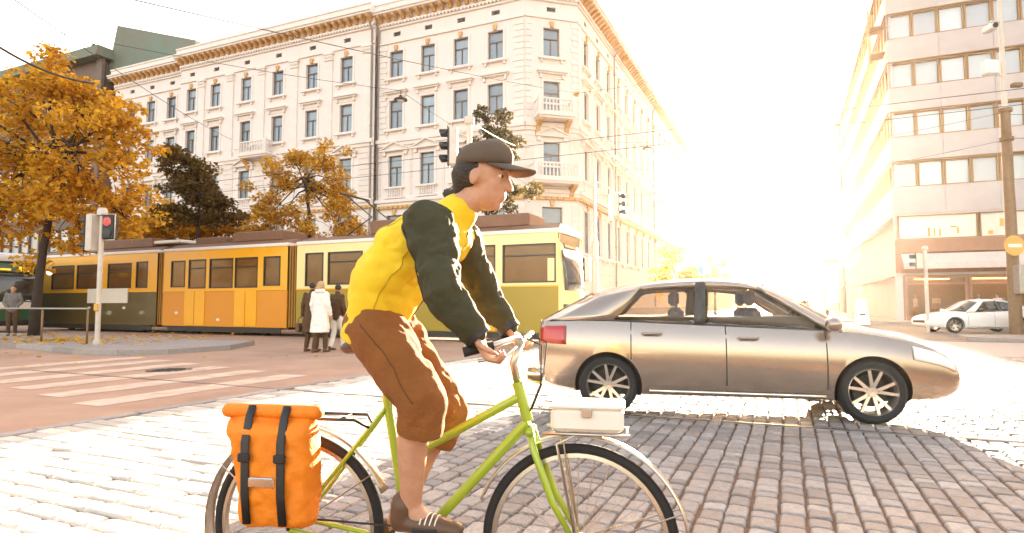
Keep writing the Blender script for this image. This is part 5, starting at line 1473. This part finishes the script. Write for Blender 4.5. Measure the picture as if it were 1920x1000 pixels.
b = MB(); b.ell((-.034, 0, .018), (.086, .083, .085), HT4, 22, 14); b.limb([(-.085, 0, .0), (-.08, 0, -.06)], [(.045, .06), (.03, .05)], 14, HT4, up=(1, 0, 0)); remesh(b.build('hair', M['hair'], cy), .008, 2)
b = MB(); rings = []
for z, rx, ry in ((.040, .107, .086), (.062, .110, .089), (.085, .108, .087), (.108, .095, .077), (.126, .070, .057), (.136, .035, .028), (.138, .003, .003)):
    rings.append([(-.010+rx*math.cos(a), ry*math.sin(a), z+.012*math.cos(a)) for a in np.linspace(0, 2*math.pi, 28, endpoint=False)])
b.loft(rings, cap=False); cp = b.build('cap', M['cabin'], cy, smooth=True, Mx=HT4); md = cp.modifiers.new('t', 'SOLIDIFY'); md.thickness = .006
b = MB(); rows = []
for r_ in np.linspace(0, 1, 6):
    rows.append([(.085*math.cos(a)*(1-r_)+(.03+.165*math.cos(a)**.7)*r_ , .080*math.sin(a)*(1-.08*r_), .058-.014*r_-.020*math.sin(a)**2) for a in np.linspace(-1.25, 1.25, 15)])
b.loft(rows, cap=False, closed=False); vz = b.build('peak', M['cabin'], cp, smooth=True); md = vz.modifiers.new('t', 'SOLIDIFY'); md.thickness = .005
MB().ell((-.010, 0, .139), (.009, .009, .005), nu=10, nv=6).build('cap_button', M['cabin'], cp, smooth=True)

# ------------------------------------------------------------------ signals, posts, signs, rails
def signal_head(name, parent, c, rz, n=3, back='metalpale', lit=None, vis=True):
    """lamps face local +x before turning by rz"""
    Mx = T3(c) @ RZ(rz); b = MB(); h = .34*n
    b.chbox((0, 0, 0), (.22, .34, h), .03); o = b.build(name, M[back], parent, Mx=Mx)
    MB().chbox((.125, 0, 0), (.03, .36, h+.02), .012).build('front_plate', M['black'], o)
    for k in range(n):
        z = h/2-.17-.34*k
        m = lit[k] if lit and lit[k] else 'carblack'
        MB().lathe([(0, .0), (.10, .0), (.105, -.02), (.0, -.02)], 20, T3((.150, 0, z)) @ RY(90)).build('lens', M[m], o, smooth=True, angle=40)
        v = MB(); rows = []
        for x, r_ in ((.14, .118), (.22, .120), (.36, .122)):
            rows.append([(x - (.10*max(0, -math.cos(a))), r_*math.sin(a), z+r_*math.cos(a)) for a in np.linspace(-2.0, 2.0, 15)])
        v.loft(rows, cap=False, closed=False); q = v.build('visor', M['black'], o, smooth=True); md_ = q.modifiers.new('t', 'SOLIDIFY'); md_.thickness = .008
    return o
# left pedestrian signal on the pavement
ts = thing('traffic_signal', 'pedestrian signal showing a red figure on a pale pole at left', 'traffic light', (-11.2, 16.65, .12))
b = MB(); b.tube([(0, 0, 0), (0, 0, 3.55)], .065, 16); b.tube([(0, 0, 0), (0, 0, .12)], .10, 16); b.build('pole', M['metalpale'], ts, smooth=True, angle=40)
MB().lathe([(.0, 3.72), (.10, 3.70), (.13, 3.62), (.13, 3.50), (.07, 3.48)], 18).build('cap', M['metalpale'], ts, smooth=True, angle=40)
signal_head('signal_head', ts, (-.22, 0, 3.02), 160)
ph = MB().chbox((.24, 0, 3.17), (.34, .24, .66), .03).build('pedestrian_head', M['black'], ts)
MB().lathe([(0, .0), (.115, .0), (.12, .015), (0, .018)], 24, T3((.22, -.123, 3.32)) @ RX(90)).build('red_lens', M['redlens'], ph, smooth=True, angle=40)
f = MB(); A = T3((.22, -.143, 3.32))
f.ell((0, 0, .065), (.02, .006, .02), A, 10, 8); f.box((0, 0, .015), (.045, .008, .07), A); f.box((-.017, 0, -.06), (.02, .008, .09), A); f.box((.017, 0, -.06), (.02, .008, .09), A); f.box((0, 0, .03), (.12, .007, .018), A)
f.build('red_figure', M['redlamp'], ph)
MB().lathe([(0, .0), (.115, .0), (.12, .015), (0, .018)], 24, T3((.22, -.123, 3.01)) @ RX(90)).build('green_lens', M['carblack'], ph, smooth=True, angle=40)
b = MB(); b.tube([(.44, -.13, 2.82), (.44, -.13, 3.52), (.05, -.13, 3.52)], .016, 8); b.tube([(.05, -.02, 2.82), (.44, -.13, 2.82)], .016, 8); b.build('guard_bracket', M['metalpale'], ts, smooth=True)
MB().chbox((.0, -.09, 1.0), (.10, .09, .20), .015).build('push_button', M['yellowsign'], ts)
# central signal
tc_ = thing('traffic_signal', 'tall central traffic signal seen from the side, its three dark visors pointing left', 'traffic light', (-1.12, 15.8, 0))
b = MB(); b.tube([(0, 0, 0), (0, 0, 6.0)], [.075, .065], 16); b.tube([(0, 0, 0), (0, 0, .3)], .11, 16); b.build('pole', M['metalpale'], tc_, smooth=True, angle=40)
MB().chbox((0, 0, 6.0), (.26, .2, .22), .03).build('cap', M['metalpale'], tc_)
signal_head('signal_head', tc_, (-.42, .05, 5.32), 180)
MB().tube([(-.3, .05, 5.7), (0, 0, 5.72)], .03, 8).build('arm', M['metalpale'], tc_); MB().tube([(-.3, .05, 4.95), (0, 0, 4.93)], .03, 8).build('arm', M['metalpale'], tc_)
signal_head('signal_head', tc_, (-.28, -.05, 4.02), 200, 1)
MB().chbox((.30, -.05, 4.05), (.16, .12, .42), .02).build('side_signal', M['metalpale'], tc_)
MB().chbox((-.12, -.12, 1.75), (.5, .04, .42), .01).build('sign_panel', M['metalpale'], tc_)
# right signal by the building corner
tr2 = thing('traffic_signal', 'traffic signal on a tall post beside the corner building, heads turned right', 'traffic light', (3.52, 26.0, 0))
b = MB(); b.tube([(0, 0, 0), (0, 0, 6.9)], [.085, .06], 14); b.tube([(0, 0, 0), (0, 0, 3.9)], .13, 14); b.build('pole', M['metalpale'], tr2, smooth=True, angle=40)
b = MB(); b.tube([(0, 0, 6.5), (.4, 0, 6.3), (.85, 0, 6.05), (.98, 0, 5.6)], .035, 8); b.build('arm', M['white'], tr2, smooth=True)
signal_head('signal_head', tr2, (.98, 0, 5.45), -20, 3)
MB().chbox((.72, .05, 5.35), (.22, .06, 1.15), .02).build('back_board', M['white'], tr2)
signal_head('signal_head', tr2, (-.30, 0, 2.7), 160, 3)
# blue sign with pedestrian figure
bs = thing('road_sign', 'small blue and white direction sign on a thin post past the traffic signal', 'sign', (10.9, 34.8, 0))
MB().tube([(0, 0, 0), (0, 0, 3.6)], .04, 10).build('post', M['steel'], bs, smooth=True)
pl = MB().chbox((0, -.05, 3.2), (.66, .03, .66), .01).build('sign_panel', M['bluesign'], bs)
g = MB(); A = T3((0, -.069, 3.2)); g.box((.12, 0, 0), (.30, .006, .52), A); g.build('white_panel', M['whiteplastic'], pl)
g = MB(); A = T3((.10, -.076, 3.2)); g.ell((0, 0, .17), (.05, .004, .05), A, 10, 8); g.prism([(-.07, -.02), (.07, -.02), (.04, .12), (-.04, .12)], -.004, .004, A @ RX(90)); g.box((-.04, 0, -.12), (.04, .006, .2), A); g.box((.05, 0, -.12), (.04, .006, .2), A); g.build('figure', M['bluesign'], pl)
# tall ochre pole at right
op = thing('utility_pole', 'tall weathered ochre pole rising in front of the office block', 'pole', (20.3, 24.8, 0))
b = MB(); b.tube([(0, 0, 0), (0, 0, 4), (0, 0, 9.2)], [.23, .20, .17], 18); b.build('pole', M['ochrepole'], op, smooth=True, angle=40)
b = MB(); b.tube([(0, 0, 9.2), (0, 0, 13.9)], [.11, .08], 14); b.build('upper_pole', M['metalpale'], op, smooth=True, angle=40)
for z in (9.1, 7.9, 3.4): MB().tube([(0, 0, z), (0, 0, z+.14)], .25, 18).build('clamp_band', M['ochrepole'], op, smooth=True, angle=40)
MB().tube([(-.05, 0, 12.9), (-.5, -.1, 12.9), (-.62, -.1, 12.7)], .035, 8).build('arm', M['metalpale'], op, smooth=True)
ca = MB().chbox((-.62, -.2, 12.55), (.30, .55, .26), .04).build('camera_housing', M['white'], op)
MB().lathe([(0, 0), (.10, 0), (.11, .03), (0, .03)], 16, T3((-.62, -.48, 12.55)) @ RX(90)).build('lens', M['black'], ca)
MB().tube([(-.05, 0, 10.6), (-.55, -.1, 10.7)], .03, 8).build('arm', M['metalpale'], op, smooth=True)
lh = MB().chbox((-.65, -.15, 10.9), (.55, .35, .62), .06).build('lamp_housing', M['white'], op)
MB().chbox((.45, -.1, 10.2), (.4, .25, .18), .03).build('junction_box', M['ochrepole'], op)
rs_ = MB(); rs_.lathe([(0, -.02), (.40, -.02), (.42, 0), (.40, .02), (0, .02)], 28, T3((-.18, -.34, 3.55)) @ RX(90)); rd_ = rs_.build('round_sign', M['yellowsign'], op, smooth=True, angle=40)
MB().box((-.18, -.375, 3.55), (.55, .02, .14)).build('white_bar', M['whiteplastic'], rd_)
MB().chbox((.12, -.36, 2.2), (.62, .36, 1.15), .03).build('control_box', M['steel'], op)
cbx = thing('cabinet', 'grey and ochre street cabinet standing at the foot of the tall ochre pole', 'cabinet', (20.75, 24.3, .05))
MB().chbox((0, 0, .55), (.7, .45, 1.06), .02).build('body', M['goods1'], cbx)
MB().chbox((0, -.235, .55), (.62, .02, .95), .006).build('door', M['ochrepole'], cbx)
MB().chbox((.22, -.25, .6), (.04, .02, .12), .004).build('handle', M['black'], cbx)
MB().chbox((0, 0, 1.10), (.78, .52, .05), .012).build('lid', M['steel'], cbx)
# thin post with signal seen against the awning
tp = thing('traffic_signal', 'short pale signal post in front of the shops, left of the white coupe', 'traffic light', (17.7, 26.2, 0))
MB().tube([(0, 0, 0), (0, 0, 3.6)], .075, 14).build('pole', M['metalpale'], tp, smooth=True, angle=40)
MB().lathe([(0, 3.72), (.09, 3.70), (.12, 3.62), (.12, 3.55), (.07, 3.53)], 16).build('cap', M['metalpale'], tp, smooth=True)
signal_head('signal_head', tp, (-.26, 0, 3.05), 150, 2)
# handrail
hr = thing('handrail', 'steel tube handrail with posts along the kerb of the left pavement', 'handrail', (-14, 18, .126))
hp = [(-18.5, 19.5), (-16.0, 18.55), (-13.55, 17.75), (-11.55, 16.75)]
b = MB(); b.tube([(x+14, y-18, .95) for x, y in hp], .026, 10); b.build('top_rail', M['steel'], hr, smooth=True)
for x, y in hp:
    MB().tube([(x+14, y-18, 0), (x+14, y-18, .95)], .026, 10).build('post', M['ochrepole'], hr, smooth=True)
# white banner pillar, folding sign, white parasol, litter bin near the corner on the right
pb = thing('banner_sign', 'tall white banner sign with a green top on a post by the street corner', 'sign', (20.2, 38.8, .12))
MB().tube([(-.45, 0, 0), (-.45, 0, 3.9)], .045, 8).tube([(.45, 0, 0), (.45, 0, 3.9)], .045, 8).build('post', M['steel'], pb)
MB().chbox((0, -.06, 2.45), (.86, .05, 2.5), .01).build('banner', M['whiteplastic'], pb)
MB().chbox((0, -.07, 3.82), (.86, .06, .2), .01).build('top_panel', M['greensign'], pb)
fs = thing('folding_sign', 'white folding pavement sign standing beside the banner post', 'sign', (20.9, 36.8, .0), R(-15))
for s in (-1, 1):
    MB().prism([(-.42, 0), (.42, 0), (.30, 1.55), (-.30, 1.55)], -.015, .015, RX(90)).build('panel', M['whiteplastic'], fs, Mx=T3((0, s*.22, 0)) @ RX(8*s))
MB().box((0, -.255, .62), (.3, .012, .07)).build('printed_mark', M['darkmetal'], fs)
um = thing('parasol', 'pale market parasol open over the far pavement beyond the car roof', 'parasol', (17.3, 39.5, .0))
MB().tube([(0, 0, 0), (0, 0, 3.3)], .035, 8).build('pole', M['steel'], um)
MB().lathe([(0, 3.3), (.9, 3.0), (1.75, 2.55), (1.75, 2.40), (1.72, 2.40), (1.72, 2.52), (.9, 2.95), (0, 3.25)], 8).build('canopy', M['whitecoat'], um)
MB().lathe([(0, .0), (.35, 0), (.35, .08), (.05, .12), (0, .12)], 16).build('base', M['stoneplinth'], um)
# shop display goods behind the glass
rg_ = random.Random(5)
for i in range(15):
    x = -1.0-1.15*i - rg_.uniform(0, .3); Fw = frame((B0.x, B0.y, .12), dL, nL)
    p = Fw @ V_((x, -.65, 0)); k = i % 3
    lb = ('dressed display figure in the shop window', 'stacked display boxes in the shop window', 'round display basket of goods in the shop window')[k]
    lb = lb.replace(' in the shop window', '') + ', ' + ('nearest the street corner in the shop windows', 'second from the street corner in the shop windows', 'third from the street corner in the shop windows', 'fourth from the street corner in the shop windows', 'last from the street corner in the shop windows')[i//3]
    t = thing(('display_figure', 'display_stack', 'display_basket')[k], lb, 'shop display', p, R(rg_.uniform(-20, 20)), group=('shop window figures', 'shop window boxes', 'shop window baskets')[k])
    if k == 0:
        b = MB(); b.limb([(0, 0, .9), (0, 0, 1.15), (0, 0, 1.42)], [(.11, .16), (.10, .13), (.10, .18)], 12, up=(0, 1, 0)); b.build('torso', M['goods2'], t, smooth=True)
        b = MB(); b.loft([[(.26*math.cos(a), .22*math.sin(a), .35) for a in np.linspace(0, 6.28, 14, endpoint=False)], [(.14*math.cos(a), .12*math.sin(a), .95) for a in np.linspace(0, 6.28, 14, endpoint=False)]]); b.build('skirt', M['goods1'], t, smooth=True)
        MB().ell((0, 0, 1.66), (.085, .09, .12), nu=12, nv=8).tube([(0, 0, 1.42), (0, 0, 1.6)], .04, 8).build('head', M['goods2'], t, smooth=True)
        MB().tube([(0, 0, 0), (0, 0, .5)], .03, 8).build('stand', M['steel'], t)
    elif k == 1:
        for z, w in ((0, .6), (.42, .5), (.8, .42), (1.15, .34)): MB().chbox((rg_.uniform(-.05, .05), 0, z+.19), (w, .4, .36), .015).build('carton', M['goods1' if w > .45 else 'goods2'], t)
    else:
        MB().lathe([(0, .5), (.22, .5), (.32, .82), (.30, .82), (.2, .53), (0, .53)], 16).build('basket', M['goods1'], t, smooth=True)
        MB().tube([(0, 0, 0), (0, 0, .5)], .06, 8).build('stand', M['steel'], t)
        b = MB()
        for q in range(9): b.ell((rg_.uniform(-.18, .18), rg_.uniform(-.18, .18), .84+rg_.uniform(0, .1)), (.09, .09, .09), nu=8, nv=6)
        tag(b.build('goods', M['goods2'], t, smooth=True), kind='stuff')
# overhead wires and lamps
def sag(a, b, s=.3, n=14):
    a, b = V_(a), V_(b); return [a.lerp(b, i/n) - V_((0, 0, s*4*(i/n)*(1-i/n))) for i in range(n+1)]
def wire(a, b, r, label, s=.3, group='overhead wires above the square'):
    o = MB().tube(sag(a, b, s), r, 5).build('overhead_wire', M['wire'], smooth=True); tag(o, label, 'wire', group); return o
fc = lambda F, x, y, z, root=cb: tuple(Matrix.Translation(root.location) @ F @ V_((x, y, z)))
anchor = fc(FC, .1, .25, 16.2)
an_ = thing('wall_anchor', 'round bracket on the building corner holding the overhead wires', 'bracket', fc(FC, .1, .0, 16.2))
MB().lathe([(0, 0), (.22, 0), (.20, .1), (.06, .14), (.05, .3), (0, .3)], 16, RX(90)).build('rosette', M['bracket'], an_, Mx=RZ(15), smooth=True, angle=40)
MB().tube([(0, -.3, 0), (.06, -.42, -.02), (0, -.5, -.1)], .03, 6).build('hook', M['darkmetal'], an_, Mx=RZ(15))
wire((-9.4, 10.5, 7.2), anchor, .014, 'thin span wire rising from the upper left to the bracket on the building corner', .2)
wire((-13.7, 16, 9.6), fc(FL, 27.6, .6, 15.6), .015, 'span wire over the large orange tree', .3)
wire((-14.5, 16, 8.6), (-13.9, 20, 8.55), .035, 'thick black cable at the far left edge', .3)
wire(anchor, (26.3, 41.5, 20.5), .014, 'span wire crossing the side street at the top', .5)
wire(anchor, fc(FL, 24, .6, 9.8), .014, 'span wire running left from the corner bracket along the facade', .6)
for k, (z, y) in enumerate(((6.3, 20.2), (6.3, 21.6))):
    wire((-40, y+16.5+k, z), (24, y-11.5, z), .010, ('tram contact wire nearer the camera above the tram', 'tram contact wire farther back above the tram')[k], .15)
wire((20.3, 24.8, 9.0), (38, 26, 10.0), .012, 'wire running right from the top of the ochre pole', .2)
wire((20.3, 24.8, 8.0), (36, 21, 8.1), .012, 'wire running right from the lower band of the ochre pole', .2)
wire((20.3, 24.8, 9.1), fc(FR, -9, .3, 12.5), .009, 'span wire from the ochre pole across to the cream facade', .6)
wire((20.3, 24.8, 7.95), fc(FR, -3, .3, 9.4), .009, 'lower span wire from the ochre pole across to the corner building', .7)
wire((-1.12, 15.8, 6.0), fc(FC, 3.7, .3, 12.0), .012, 'wire from the central signal to the building chamfer', .2)
for (p, lb) in (((-6.2, 33.5, 12.6), 'street lamp hanging from wires in front of the left facade'), ((10.4, 46.5, 13.2), 'round street lamp hanging over the side street')):
    o = thing('hanging_lamp', lb, 'street lamp', p, group=None)
    MB().lathe([(0, .22), (.08, .22), (.12, .12), (.36, .02), (.38, -.05), (.0, -.05)], 18).build('lamp_shade', M['darkmetal'], o, smooth=True, angle=40)
    MB().lathe([(0, -.18), (.16, -.15), (.24, -.052), (0, -.052)], 16).build('lamp_glass', M['clearlens'], o, smooth=True)
    MB().tube([(0, 0, .2), (0, 0, .5)], .02, 6).build('hook', M['darkmetal'], o)
wire((-6.2, 33.5, 13.1), fc(FL, 4, .3, 13.2), .012, 'wire holding the hanging lamp in front of the left facade', .1)
wire((-6.2, 33.5, 13.1), (-24, 19, 12), .012, 'wire reaching left from the hanging lamp', .4)
wire((10.4, 46.5, 13.7), fc(FR, -6, .3, 14.3), .012, 'short wire holding the round lamp over the side street', .1)
wire((10.4, 46.5, 13.7), (26.5, 43, 15.5), .012, 'wire from the round lamp to the office block', .3)
# seams sewn on the cyclist's clothes, laid on the finished surfaces
from mathutils.bvhtree import BVHTree
def bvh_of(o):
    dg = bpy.context.evaluated_depsgraph_get(); dg.update()
    ev = o.evaluated_get(dg); me = ev.to_mesh()
    t = BVHTree.FromPolygons([v.co.copy() for v in me.vertices], [tuple(p.vertices) for p in me.polygons]); ev.to_mesh_clear(); return t
def seam(o, lines, m, r=.0022, name='seam'):
    t = bvh_of(o)
    for ln in lines:
        pts = []; ln = [V_(p) for p in ln]
        for i in range(len(ln)-1):
            for k in range(14):
                q, n, _, _ = t.find_nearest(ln[i].lerp(ln[i+1], k/14)); pts.append(q + n*.0008)
        MB().tube(pts, r, 5).build(name, m, o, smooth=True)
mseam = mat('ochre_thread', (.55, .34, .01), .8, var=.3)
dseam = mat('dark_thread', (.02, .018, .01), .8, var=.3)
bseam = mat('brown_thread', (.13, .045, .01), .8, var=.3)
for s in (-1, 1):
    seam(jk, [[(.06, s*.22, 1.36), (-.02, s*.21, 1.25), (-.09, s*.2, 1.13), (-.13, s*.2, 1.06)], [(-.02, s*.16, 1.52), (-.10, s*.1, 1.42), (-.14, 0, 1.40)]], mseam)
seam(jk, [[(-.165, -.17, 1.09), (-.09, -.21, 1.10), (.0, -.17, 1.12)], [(-.165, .17, 1.09), (-.09, .21, 1.10), (.0, .17, 1.12)]], mseam)
seam(jk, [[(.17, 0, 1.46), (.10, 0, 1.30), (.02, 0, 1.16), (-.01, 0, 1.09)]], dseam, .004, 'zip')
for i, s in enumerate((-1, 1)):
    h_, k_ = hip[i], kn[i]
    seam(tr_, [[h_ + V_((0, s*.12, 0)), h_.lerp(k_, .5) + V_((0, s*.12, .03)), k_ + V_((0, s*.1, 0))]], bseam)
for o in [q for q in cy.children if q.name.startswith('sleeve')]:
    s = -1 if o.name == 'sleeve' else 1; i = 0 if s < 0 else 1
    seam(o, [[sh[i] + V_((-.1, s*.05, .0)), el[i] + V_((-.08, s*.02, -.02)), wr[i] + V_((-.06, 0, -.02))]], dseam)
# shoe laces
for i in range(2):
    a = an[i]; so = min((q for q in cy.children if q.name.startswith('shoe')), key=lambda q: (V_(q.data.vertices[0].co)-a).length)
    seam(so, [[a + V_((.045+.018*k, -.05, -.04)), a + V_((.05+.018*k, 0, .0)), a + V_((.045+.018*k, .05, -.04))] for k in range(4)], M['whiteplastic'], .0028, 'lace')
# fallen leaves under the orange tree and along the kerb
g = np.random.default_rng(4); n = 900; V = []; Fc = []
lf = MB()
for k in range(n):
    r_ = abs(g.normal())*4.0; t_ = g.random()*6.283; x, y = -13.5+r_*math.cos(t_)*1.3, 18.4+r_*math.sin(t_)*.8
    pv = (x > -22 and (y < 24) and y > 14.9 + (-x-9.5)*.33 if x < -9.5 else False)
    z = .135 if pv and y > 15.6 + (-x-10)*.36 else .012
    if z < .1 and y > 14.2 + max(0, -x-9.5)*.36: continue
    mx = T3((x, y, z+.012)) @ RZ(g.random()*360) @ RX(g.normal()*14) @ RY(g.normal()*14); s = .05+.05*g.random()
    lf.add([(-s, 0, 0), (0, -s*.6, .006), (s, 0, 0), (0, s*.6, .01)], [(0, 1, 2, 3)], mx)
tag(lf.build('fallen_leaves', M['leaf_orange']), kind='stuff')
tag(bpy.data.objects['fallen_leaves'], 'scattered orange leaves fallen on the left pavement and along its kerb', 'fallen leaves')
mh = thing('manhole_cover', 'round iron manhole cover in the reddish road left of the cobbles', 'manhole cover', (-6.2, 11.2, .002))
b = MB(); b.lathe([(0, 0), (.30, 0), (.31, .006), (.36, .008), (.38, 0)], 28); b.build('rim', M['rail'], mh, smooth=True, angle=30)
b = MB()
for k in range(-3, 4):
    w = math.sqrt(max(.0, .27**2-(k*.075)**2)); b.box((0, k*.075, .006), (2*w, .03, .008))
tag(b.build('ribs', M['darkmetal'], mh), kind='stuff')

# ------------------------------------------------------------------ bright hazy air of a low sun
hz = MB().bb(-1600, -1600, -1.2, 1600, 1600, 62).build('haze', mat('haze_air', (1, 1, 1)))
tag(hz, kind='stuff')
hm = bpy.data.materials.new('haze'); hm.use_nodes = True; hm.node_tree.nodes.clear()
ho = hm.node_tree.nodes.new('ShaderNodeOutputMaterial'); hv = hm.node_tree.nodes.new('ShaderNodeVolumePrincipled')
hv.inputs['Color'].default_value = (1, .93, .84, 1); hv.inputs['Density'].default_value = .00017; hv.inputs['Anisotropy'].default_value = .82
hm.node_tree.links.new(hv.outputs[0], ho.inputs['Volume']); hz.data.materials.clear(); hz.data.materials.append(hm)
